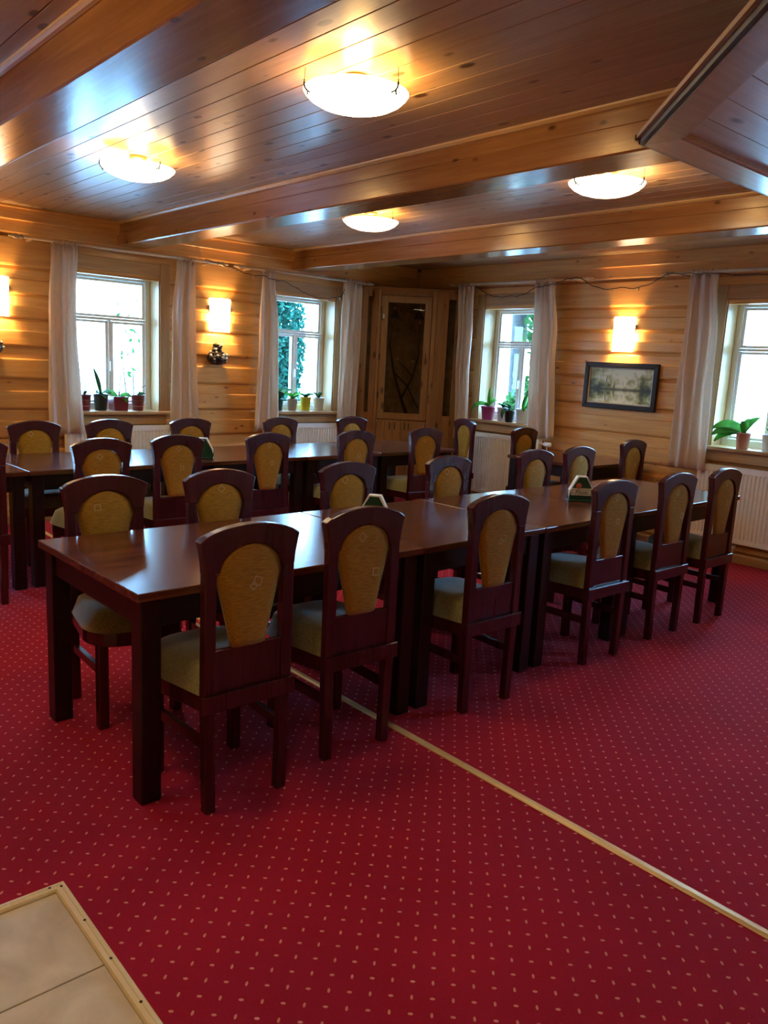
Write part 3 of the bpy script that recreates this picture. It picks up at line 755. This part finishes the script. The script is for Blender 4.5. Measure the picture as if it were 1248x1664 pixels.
# ------------------------------------------------------------------ lamps
def point(name, loc, watts, rad, parent=None, col=WARM):
    ld = bpy.data.lights.new(name, 'POINT'); ld.energy = watts; ld.color = col; ld.shadow_soft_size = rad
    o = bpy.data.objects.new(name, ld); C.objects.link(o); o.location = loc
    if parent: o.parent = parent
    return o
for x, y, lab in ((2.13, 2.70, 'lit opal dish ceiling lamp in front of the middle beam, above the near row'), (2.13, 4.74, 'lit opal dish ceiling lamp between the beams, above the far row by the left wall'),
                  (4.05, 4.89, 'lit opal dish ceiling lamp half hidden behind the middle beam, towards the corner cabinet'), (4.01, 2.78, 'lit opal dish ceiling lamp beside the framed canopy'),
                  (.29, .72, 'added unseen dish lamp lighting the middle of the tiled patch'), (.29, 2.72, 'added unseen dish lamp lighting the edge of the tiled patch'), (.29, 4.76, 'added unseen dish lamp in the tiled-patch bay, by the left wall')):  # last three lamps are unseen, added to brighten floor and tiles
    r = empty('ceiling_lamp', (x, y, ZC), label=lab, cat='ceiling lamp', group='dish ceiling lamps')
    zr = -.062; R = .212
    prof = [(R, zr), (R*.97, zr-.010), (R*.88, zr-.028), (R*.72, zr-.046), (R*.5, zr-.060), (R*.26, zr-.068), (.0001, zr-.071)]
    MB().lathe(prof, seg=40).build('glass_dish', 'dish', r)
    MB().lathe([(R*.995, zr)]+[(p_*.985, q_+.004) for p_, q_ in prof[1:]], seg=40).build('dish_glow_blocker', 'glow_blocker', r)  # added inner bowl, keeps the emissive dish from lighting the ceiling
    MB().lathe([(.0001, -.002), (.05, -.002), (.048, -.016), (.0001, -.016)], seg=24).build('ceiling_plate', 'chrome', r)
    for k in range(3):
        a = math.radians(160+120*k); ca, sa = math.cos(a), math.sin(a)
        c = MB().tube([(R*1.0*ca, R*1.0*sa, zr+.060), (R*1.01*ca, R*1.01*sa, zr+.014)], .0014, 5).tube([(R*1.012*ca, R*1.012*sa, zr+.014), (R*1.015*ca, R*1.015*sa, zr+.005), (R*1.0*ca, R*1.0*sa, zr-.012), (R*.955*ca, R*.955*sa, zr-.022)], .0042, 6)
        c.tube([(R*.955*ca, R*.955*sa, zr-.022), (R*.92*ca-.016*sa, R*.92*sa+.016*ca, zr-.032)], .0035, 5).tube([(R*.955*ca, R*.955*sa, zr-.022), (R*.92*ca+.016*sa, R*.92*sa-.016*ca, zr-.032)], .0035, 5)
        c.build('clip', 'black', r)
    point('bulb', (0, 0, -.088), LAMP_W, .05, r, (1.0, .58, .18))
def sconce(loc, rz, uc, z0, z1, label):
    r = empty('wall_sconce', loc, rz, label=label, cat='wall lamp', group='lit glass wall sconces')
    hw = .118; b = MB(); n = 14
    for j in range(2):
        z = (z0, z1)[j]
        for i in range(n+1):
            t = -1+2*i/n; b.v.append((uc+t*hw*(1.0 if j else .94), -.045-.085*(1-t*t), z))
    for i in range(n): b.f.append((i, i+1, n+2+i, n+1+i))
    b.smooth = True; sol(b.build('glass_shade', 'sconce', r), .005)
    MB().box(uc-.06, uc+.06, -.052, -.033, (z0+z1)/2-.06, (z0+z1)/2+.06, bev=.004).build('back_plate', 'chrome', r)
    for s in (-1, 1): MB().box(*sorted((uc+s*(hw-.012), uc+s*(hw+.004))), -.05, -.034, z1-.13, z1-.07).build('shade_clip', 'chrome', r)
    point('bulb', (uc, -.085, (z0+z1)/2-.04), SCONCE_W, .03, r)
sconce((0, YW, 0), 0, 4.08, 1.765, 2.085, 'lit glass wall sconce above the pebble ornament')
sconce((0, YW, 0), 0, 1.99, 1.765, 2.085, 'lit glass wall sconce on the log wall before the first curtain, away from the cabinet')
sconce((XW, 0, 0), -PI/2, -4.33, 1.765, 2.085, 'lit glass wall sconce above the framed picture')
sconce((XW, 0, 0), -PI/2, -1.57, 1.765, 2.085, 'added unseen wall sconce on the picture wall beyond the terracotta-pot window')  # out-of-view sconce, added for extra light

# wall ornaments of pebbles under the left-wall sconces
def ornament(uc, z, label, seed):
    rnd = random.Random(seed)
    r = empty('wall_ornament', (uc, YW, z), 0, label=label, cat='ornament', group='pebble ornaments under the sconces')
    MB().lathe([(.0001, -.11), (.06, -.105), (.105, -.07), (.115, -.03), (.09, .005), (.055, .03), (.045, .075), (.05, .095), (.0001, .095)], 0, -.075, 18, Matrix.Diagonal((1, .55, 1, 1)) @ Matrix.Translation((0, -.055, 0))).build('vessel', 'pebd', r)
    for i in range(46):
        a = rnd.uniform(PI*1.02, PI*1.98); h = rnd.uniform(-.09, .085)
        rad = .112 if h < -.01 else .112-(h+.01)*1.15; rad = max(.045, rad)*(1 if h > -.06 else .8)
        p = (rad*math.cos(a), -.075+rad*.55*math.sin(a), h)
        MB().ball(p, rnd.uniform(.010, .017), 7, (1, .8, .8)).build('pebble', 'pebw' if rnd.random() < .42 and h > -.06 else 'pebd', r)
    MB().box(-.012, .012, -.06, -.02, .03, .11).build('hanger', 'chrome', r)
ornament(4.04, 1.55, 'dark bulbous wall ornament covered in black and white pebbles', 3)
ornament(1.93, 1.55, 'dark pebble ornament below the sconce farthest from the corner cabinet', 5)

# ------------------------------------------------------------------ picture
r = empty('framed_picture', (XW, 0, 0), -PI/2, label='landscape print of trees mirrored in water, in a black and silver frame', cat='picture')
u0, u1, z0, z1 = -4.71, -3.915, 1.222, 1.662; y0 = -.034
def frame(o, w_, ya, yb, mat, name):
    a, c, p, q = o
    b = MB()
    for P in ([(a, p), (c, p), (c-w_, p+w_), (a+w_, p+w_)], [(a, q), (a+w_, q-w_), (c-w_, q-w_), (c, q)], [(a, p), (a+w_, p+w_), (a+w_, q-w_), (a, q)], [(c, p), (c, q), (c-w_, q-w_), (c-w_, p+w_)]):
        bevmod(MB().prism(P, ya, yb, 'y').build(name, mat, r), .006)
frame((u0, u1, z0, z1), .048, y0-.036, y0, 'pframe', 'frame_rail')
frame((u0+.046, u1-.046, z0+.046, z1-.046), .014, y0-.026, y0-.008, 'mat', 'inner_frame_rail')
cv = MB().box(u0+.05, u1-.05, y0-.012, y0-.004, z0+.05, z1-.05).build('print', 'print', r)

# ------------------------------------------------------------------ corner cabinet
A, P1, P2, B = Vector((5.90, 7.20, 0)), Vector((5.985, 7.02, 0)), Vector((6.45, 6.555, 0)), Vector((6.75, 6.36, 0))
r = empty('corner_cabinet', (6.3, 6.9, 0), label='brown pine corner cabinet with a dark glass door and dry branches inside', cat='cabinet')
o_ = Vector((6.3, 6.9, 0))
def seg(p, q):
    d = (q-p); L = d.length; a = math.atan2(d.y, d.x)
    return Matrix.Translation(p-o_) @ Matrix.Rotation(a, 4, 'Z'), L
TOPZ = 2.36
T, L = seg(P1, P2)      # local x along the face, +y = inwards to the corner
# face frame posts, top board, lower part
MB().box(0, .035, -.012, .02, .0, TOPZ, T, .003).build('post', 'cab', r); MB().box(L-.05, L, -.012, .02, .0, TOPZ, T, .003).build('post', 'cab', r)
MB().box(.035, L-.05, -.002, .02, 2.30, TOPZ, T).build('top_rail', 'cab', r)
dz0, dz1, sw = .915, 2.295, .075
d = MB().box(.04, .04+sw, -.018, .008, dz0, dz1, T, .003).box(L-.055-sw, L-.055, -.018, .008, dz0, dz1, T, .003).box(.04+sw, L-.055-sw, -.018, .008, dz1-sw, dz1, T, .003).box(.04+sw, L-.055-sw, -.018, .008, dz0, dz0+sw, T, .003).build('door', 'cab', r)
MB().box(.04+sw-.003, L-.055-sw+.003, -.006, -.002, dz0+sw-.003, dz1-sw+.003, T).build('door_pane', 'smoke', d)
MB().box(L-.055-.045, L-.055-.035, -.034, -.018, 1.55, 1.67, T).build('handle', 'black', d)
for hz in (1.15, 1.58, 2.1): MB().box(.030, .046, -.024, -.014, hz, hz+.07, T).build('hinge', 'black', d)
MB().box(.055, .075, -.023, -.017, 2.04, 2.09, T).build('paper_tag', 'label', d)
n = 6; pw = (L-.095)/n
for i in range(n): MB().box(.04+i*pw+.001, .04+(i+1)*pw-.001, -.012, .008, .16, dz0-.008, T, .003).build('lower_board', 'cab', r)
for i in (1.6, 2.2, 3.4, 3.9): MB().box(.04+i*pw, .04+i*pw+.012, -.0135, -.0118, .80, .88, T).build('cut_slot', 'black', r)
MB().box(.035, L-.05, -.006, .02, 0, .158, T).build('plinth', 'cab', r)
for (p, q, nm) in ((A, P1, 'l'), (P2, B, 'r')):
    T2, L2 = seg(p, q)
    MB().box(0, L2*.38, -.008, .018, 0, TOPZ, T2, .003).build('wing_stile', 'cab', r); MB().box(L2*.62, L2, -.008, .018, 0, TOPZ, T2, .003).build('wing_stile', 'cab', r)
    MB().box(L2*.38, L2*.62, -.006, .018, 0, .98, T2).build('wing_panel', 'cab', r); MB().box(L2*.38, L2*.62, -.006, .018, 2.28, TOPZ, T2).build('wing_panel', 'cab', r)
    MB().box(L2*.38, L2*.62, .004, .008, .98, 2.28, T2).build('wing_pane', 'smoke', r)
poly = [(v-o_).to_2d() for v in (A, P1, P2, B)]
inn = [(A.x-o_.x, A.y-o_.y+.012), (P1.x-o_.x, P1.y-o_.y), (P2.x-o_.x, P2.y-o_.y), (B.x-o_.x, B.y-o_.y+.02), (XW-.036-o_.x, B.y-o_.y+.02), (XW-.036-o_.x, YW-.036-o_.y), (A.x-o_.x, YW-.036-o_.y)]
MB().prism(inn, TOPZ, TOPZ+.025, 'z').build('top_board', 'cab', r); MB().prism(inn, .88, .90, 'z').build('shelf', 'cabin', r)
MB().box(XW-.06-o_.x, XW-.045-o_.x, B.y+.03-o_.y, YW-.06-o_.y, .9, TOPZ).box(A.x+.01-o_.x, XW-.06-o_.x, YW-.06-o_.y, YW-.045-o_.y, .9, TOPZ).build('back_board', 'cabin', r)
# what stands in it
def inb(u, dpt, z): return T @ Vector((u, dpt, z)) + o_
b = MB()
b.tube([inb(.40, .22, .90), inb(.30, .20, 1.15), inb(.20, .18, 1.45), inb(.14, .16, 1.75), inb(.16, .19, 1.98)], [.018, .016, .013, .010, .006])
b.tube([inb(.30, .20, 1.15), inb(.42, .17, 1.40), inb(.48, .15, 1.65), inb(.47, .19, 1.98)], [.013, .011, .009, .006])
b.tube([inb(.20, .18, 1.45), inb(.36, .2, 1.30), inb(.50, .2, 1.05)], [.010, .009, .005]); b.tube([inb(.42, .17, 1.40), inb(.34, .16, 1.5), inb(.24, .16, 1.58)], [.008, .006, .003])
tag(b.build('dry_branch', 'branch'), 'forked dry branches standing behind the dark cabinet glass', 'branches')
for i, (u, z) in enumerate(((.18, 2.17), (.47, 2.17), (.24, 1.60), (.42, 1.58), (.47, 2.02))):
    bb = MB().ball(inb(u, .10, z), .014, 8); tag(bb.build('glass_bauble', 'pebw'), 'tiny pale bauble hanging behind the dark cabinet glass', 'bauble', 'baubles in the cabinet')
for u in (.19, .46):
    c = inb(u, .06, 2.05); bb = MB().lathe([(.0001, .10), (.02, .09), (.055, .01), (.058, 0), (.0001, 0.0)], c.x, c.y, 14, Matrix.Translation((0, 0, c.z))); tag(bb.build('bell_ornament', 'pebd'), 'dark bell-shaped ornament hanging high inside the glass cabinet', 'ornament', 'bells in the cabinet')

# ------------------------------------------------------------------ hanging canopy frame at upper right
SZ = 2.25; cx, cy = 2.32, 1.505
r = empty('ceiling_canopy', (cx, cy, SZ), label='hanging framed canopy of knotty boards with edge gap shade painted dark', cat='canopy')
X2, Y2 = 2.6, -2.4        # local extents
s2 = math.sqrt(.5)
def P(a, d): return (a, d)
# edge along +x (local y=0) and edge along (-1,-1) diagonal
def offs(d1, d2):          # corner of lines offset inwards: y=-d2 and x-y = d1*sqrt2
    y = -d2; return (y+d1/s2, y)
def rail_x(d2a, d2b, d1a, d1b, z0, z1, name, mat):
    a = offs(d1a, d2a); b_ = offs(d1b, d2b); o = MB().prism([a, (X2, a[1]), (X2, b_[1]), b_], z0, z1, 'z').build(name, mat, r); return o
def rail_d(d1a, d1b, d2a, d2b, z0, z1, name, mat):
    a = offs(d1a, d2a); b_ = offs(d1b, d2b); k = 1.9
    return MB().prism([a, b_, (b_[0]-k, b_[1]-k), (a[0]-k, a[1]-k)], z0, z1, 'z').build(name, mat, r)
rail_x(.018, .135, .018, .105, 0, .03, 'frame_rail', 'sofframe'); rail_d(.018, .105, .018, .135, 0, .03, 'frame_rail', 'sofframe')
rail_x(.0, .018, .0, .018, .005, .022, 'edge_gap_shade', 'sofdark'); rail_d(.004, .018, .004, .018, .005, .022, 'edge_gap_shade', 'sofdark')  # dark strips stand in for the shadow gap along the edge
rail_x(-.012, .0, -.012, .0, .018, .034, 'edge_moulding', 'sofdark'); rail_d(-.008, .018, -.008, .018, .022, .036, 'edge_moulding', 'casing_h')
rail_x(.135, .150, .105, .118, .006, .03, 'inner_bead', 'trim'); rail_d(.105, .118, .135, .150, .006, .03, 'inner_bead', 'sofframe')
q = offs(.112, .145); yy = q[1]; k = 0
while yy > -2.0:
    y1 = yy; y0 = yy-.118
    a = (y1+.112/s2, y1); b_ = (y0+.112/s2, y0)
    MB().prism([a, (X2, y1), (X2, y0+.003), (b_[0]+.003, y0+.003)], .018, .03, 'z').build('canopy_board', 'soffit', r); yy = y0
MB().prism([offs(.05, .05), (X2, -.05), (X2, -2.0), (-2.0+.05/s2, -2.0)], .031, .04, 'z').build('backing_board', 'soffit', r)
for (a, b_) in ((1.2, -.4), (2.2, -.4), (2.2, -1.6), (.2, -1.3)): MB().tube([(a, b_, .04), (a, b_, ZC-SZ)], .008).build('hanger_rod', 'black', r)

# ------------------------------------------------------------------ potted plants on the sills
def leaf_mesh(b, base, az, elev, L, wd, droop, tw=.35, n=7):
    # curved strap leaf with a folded midrib
    d = Vector((math.cos(az), math.sin(az), 0)); sd = Vector((-math.sin(az), math.cos(az), 0))
    p = Vector(base); e = elev; rows = []
    for i in range(n+1):
        t = i/n; wv = wd*math.sin(PI*min(.97, .10+.88*t))**.75*.5
        up = Vector((0, 0, 1))*math.cos(e)-d*math.sin(e)
        sr = sd*math.cos(.65)+up*math.sin(.65)*sd.y
        rows.append((p-sr*wv+up*wv*tw, p.copy(), p+sr*wv+up*wv*tw))
        p = p+(d*math.cos(e)+Vector((0, 0, 1))*math.sin(e))*L/n; e -= droop/n
    bi = len(b.v)
    for q in rows: b.v += [tuple(x) for x in q]
    for i in range(n):
        for j in range(2): b.f.append((bi+i*3+j, bi+i*3+j+1, bi+i*3+4+j, bi+i*3+3+j))
    b.smooth = True
def potted(loc, rz, u, y, rad, h, mat, label, leaves=(), stems=(), bands=False, lm='leaf', square=False, seed=0):
    zz = WZ0+.001
    r = empty('potted_plant', (0, 0, 0), label=label, cat='potted plant', group='plants on the window sills')
    r.location = Matrix.Translation(loc) @ Matrix.Rotation(rz, 4, 'Z') @ Vector((u, y, zz)); r.rotation_euler.z = rz
    if square:
        s_ = rad
        b = MB().prism([(-s_*.84, 0), (s_*.84, 0), (s_, h), (-s_, h)], -s_*.9, s_*.9, 'y'); b.build('pot', mat, r)
    else:
        MB().lathe([(.0001, 0), (rad*.72, 0), (rad*.76, .006), (rad*.95, h*.9), (rad*1.02, h*.91), (rad*1.02, h), (rad*.93, h), (rad*.90, h-.015), (.0001, h-.015)], seg=22).build('pot', mat, r)
    if bands:
        for q in (.28, .66): MB().lathe([(rad*(.765+.19*q), h*q-.003), (rad*(.775+.19*q), h*q), (rad*(.77+.19*q), h*q+.004)], seg=22).build('pot_band', 'band', r)
    MB().lathe([(rad*.88, h-.012), (rad*.5, h-.004), (.0001, h-.002)], seg=14).build('soil', 'soil', r)
    for (az, el, L, wd, dr) in leaves:
        b = MB(); leaf_mesh(b, (0, 0, h-.01), math.radians(az), math.radians(el), L*1.25, wd*1.45, dr); sol(b.build('leaf', lm, r), .002)
    rnd = random.Random(seed)
    for st in stems:
        MB().tube([(0, 0, h-.01)]+[tuple(p) for p in st], [.004]*(len(st))+[.0025], 6).build('stem', 'stem', r)
LL = ((0, YW, 0), 0); RR = ((XW, 0, 0), -PI/2)
# window with maroon pots
potted(*LL, 2.755, .05, .062, .145, 'p_maroon', 'small orchid in a maroon pot with pale bands, half behind the curtain', [(270, 50, .07, .03, .8)], [[(-.02, .0, .24), (.02, 0, .32)], [(.01, 0, .22), (.05, .0, .28)]], True, 'leafd')
potted(*LL, 2.905, .05, .068, .150, 'p_black', 'orchid with one upright bright leaf in a black pot', [(230, 30, .09, .045, .8), (310, 35, .09, .05, .9), (270, 10, .10, .04, .9), (140, 78, .20, .035, .1)], [[(-.07, 0, .23), (-.075, 0, .30)]], False, 'leafd')
b_ = potted(*LL, 3.075, .05, .074, .130, 'p_red', 'orchid with a broad horizontal green leaf in a dark red square pot', [(195, 22, .10, .075, .2), (315, 24, .10, .06, .8), (290, 5, .10, .04, 1.0)], [[(.03, 0, .22), (.08, 0, .27)], [(.02, 0, .30), (.03, .0, .45)]], False, 'leaf', True)
potted(*LL, 3.265, .05, .064, .145, 'p_maroon', 'bare-stemmed orchid in a maroon pot with pale bands by the window reveal', [(20, 30, .08, .03, .8)], [[(-.04, 0, .22), (.02, 0, .25)], [(.03, 0, .21), (.08, 0, .24)]], True, 'leafd')
# window with yellow pot
potted(*LL, 4.865, .06, .060, .125, 'p_teal', 'dark-leaved plant in a dark teal pot next to the curtain', [(a, 50+10*(i % 3), .15, .06, .9) for i, a in enumerate((100, 20, 160, 250, 320, 200))], [[(-.03, 0, .24)]], False, 'leafd')
potted(*LL, 5.045, .05, .062, .130, 'p_grey', 'light green plant in a pinkish grey pot', [(a, 55, .12, .035, 1.2) for a in (10, 80, 150, 220, 300)])
potted(*LL, 5.215, .04, .064, .150, 'p_yel', 'small leafy plant in a bright yellow pot', [(a, 45, .09, .03, 1.0) for a in (0, 60, 130, 200, 260, 320)], lm='leafd')
potted(*LL, 5.39, .04, .068, .145, 'p_white', 'small plant in a white pot at the end of the sill', [(a, 60, .09, .03, 1.0) for a in (30, 110, 190, 270)], lm='leafd')
# window with magenta pot (u = -y)
potted(*RR, -5.965, -.035, .080, .150, 'p_mag', 'spreading orchid in a magenta pot, leaf hanging over the sill edge', [(222, 35, .17, .06, 2.0), (70, 60, .12, .05, 1.1), (110, 60, .14, .05, .9), (280, 45, .10, .045, 1.0), (130, 70, .20, .03, .5)], lm='leaf')
potted(*RR, -5.80, .03, .072, .150, 'p_lil', 'trailing plant in a lilac pot beside the magenta pot', [(a, 60, .075, .03, 1.3) for a in (0, 70, 140, 210, 290)], lm='leafd')
potted(*RR, -5.655, -.03, .058, .130, 'p_black', 'thick leaf curling down over a small black pot', [(270, 30, .15, .05, 2.6), (240, 60, .09, .035, .9), (300, 60, .09, .035, .9)], lm='leafd')
potted(*RR, -5.50, .01, .082, .155, 'p_white', 'orchid with an upright bright leaf in a pale white pot', [(330, 70, .17, .07, .4), (110, 40, .10, .05, .8), (310, 35, .13, .05, 1.6)], lm='leaf')
# window with terracotta pot
potted(*RR, -3.07, -.045, .062, .140, 'p_terra', 'orchid with long arching leaves in a pink terracotta pot', [(196, 32, .22, .085, 1.1), (214, 16, .21, .085, .9), (215, 5, .20, .07, 1.0), (60, 65, .16, .06, .8), (290, 60, .16, .06, 1.0), (105, 60, .15, .05, .7)], lm='leaf')
potted(*RR, -2.86, .0, .072, .140, 'p_white', 'green plant in a white pot right of the terracotta pot', [(0, 45, .20, .055, 1.1), (40, 55, .20, .055, 1.1), (80, 60, .14, .05, 1.0), (270, 60, .10, .05, 1.2), (320, 50, .18, .055, 1.1)], lm='leaf')

# ------------------------------------------------------------------ garden outside
tag(MB().add([(-60, -60, -.7), (90, -60, -.7), (90, 90, -.7), (-60, 90, -.7)], [(0, 1, 2, 3)]).build('ground', 'grass'), kind='structure')
def foliage(name, mat, parent, blobs, count, size, seed):
    rnd = random.Random(seed); b = MB()
    tot = sum(r_[0]*r_[1]*r_[2] for _, r_ in blobs)
    for c, rr in blobs:
        for _ in range(int(count*rr[0]*rr[1]*rr[2]/tot)):
            v = Vector((rnd.gauss(0, 1), rnd.gauss(0, 1), rnd.gauss(0, 1))).normalized()*(rnd.random()**.33)
            p = Vector((c[0]+v.x*rr[0], c[1]+v.y*rr[1], c[2]+v.z*rr[2]))
            a = Vector((rnd.gauss(0, 1), rnd.gauss(0, 1), rnd.gauss(0, 1))).normalized(); t = a.cross(Vector((rnd.gauss(0, 1), rnd.gauss(0, 1), .3))).normalized()
            s = size*rnd.uniform(.6, 1.3)
            b.add([p-a*s, p+t*s*.45, p+a*s, p-t*s*.45], [(0, 1, 2, 3)])
    o = b.build(name, mat, parent); o['kind'] = 'stuff'; return o
# tall hedge tree behind the yellow-pot window
t1 = empty('hedge_tree', (7.1, 11.1, -.7), label='tall dense green hedge tree outside the yellow-pot window', cat='tree')
MB().tube([(0, 0, 0), (0, 0, 3.6)], [.09, .04]).build('trunk', 'bark', t1)
foliage('foliage', 'fold', t1, [((0, 0, 1.2), (.68, .6, 1.3)), ((0, 0, 2.5), (.68, .6, 1.5)), ((-.2, 0, 3.8), (.6, .55, 1.2))], 26000, .055, 2)
# tree and shrub behind the magenta-pot window
t2 = empty('garden_tree', (11.0, 9.08, -.7), label='tree trunk with green leaves outside the magenta-pot window', cat='tree')
MB().tube([(0, 0, 0), (.02, .01, 1.5), (-.02, .03, 3.2), (.05, 0, 5.2)], [.17, .145, .135, .10], 12).build('trunk', 'bark', t2)
foliage('foliage', 'fol', t2, [((-.1, -1.0, 3.0), (.7, .72, .9)), ((.2, -.9, 4.3), (1.2, 1.2, .9)), ((.0, .4, 5.3), (1.3, 1.2, .9))], 9000, .09, 3)
t3 = empty('garden_shrub', (10.0, 8.0, -.7), label='leafy green shrub low outside the magenta-pot window', cat='shrub')
MB().tube([(0, 0, 0), (0, 0, .9)], [.05, .03]).build('stem', 'bark', t3)
foliage('foliage', 'fol', t3, [((.1, -.1, 1.15), (.6, .62, 1.05))], 7000, .07, 4)
# thin twigs outside the maroon-pot window
t4 = empty('garden_sapling', (5.2, 11.6, -.7), label='thin sparse sapling outside the maroon-pot window', cat='tree')
b = MB()
for q in range(4): b.tube([(0, 0, 0), (.1*q-.15, .05, 1.4), (.2*q-.3, 0, 2.6)], [.02, .012, .004], 6)
b.build('trunk', 'bark', t4); foliage('foliage', 'fol', t4, [((0, 0, 2.4), (.5, .3, .7))], 60, .06, 6)
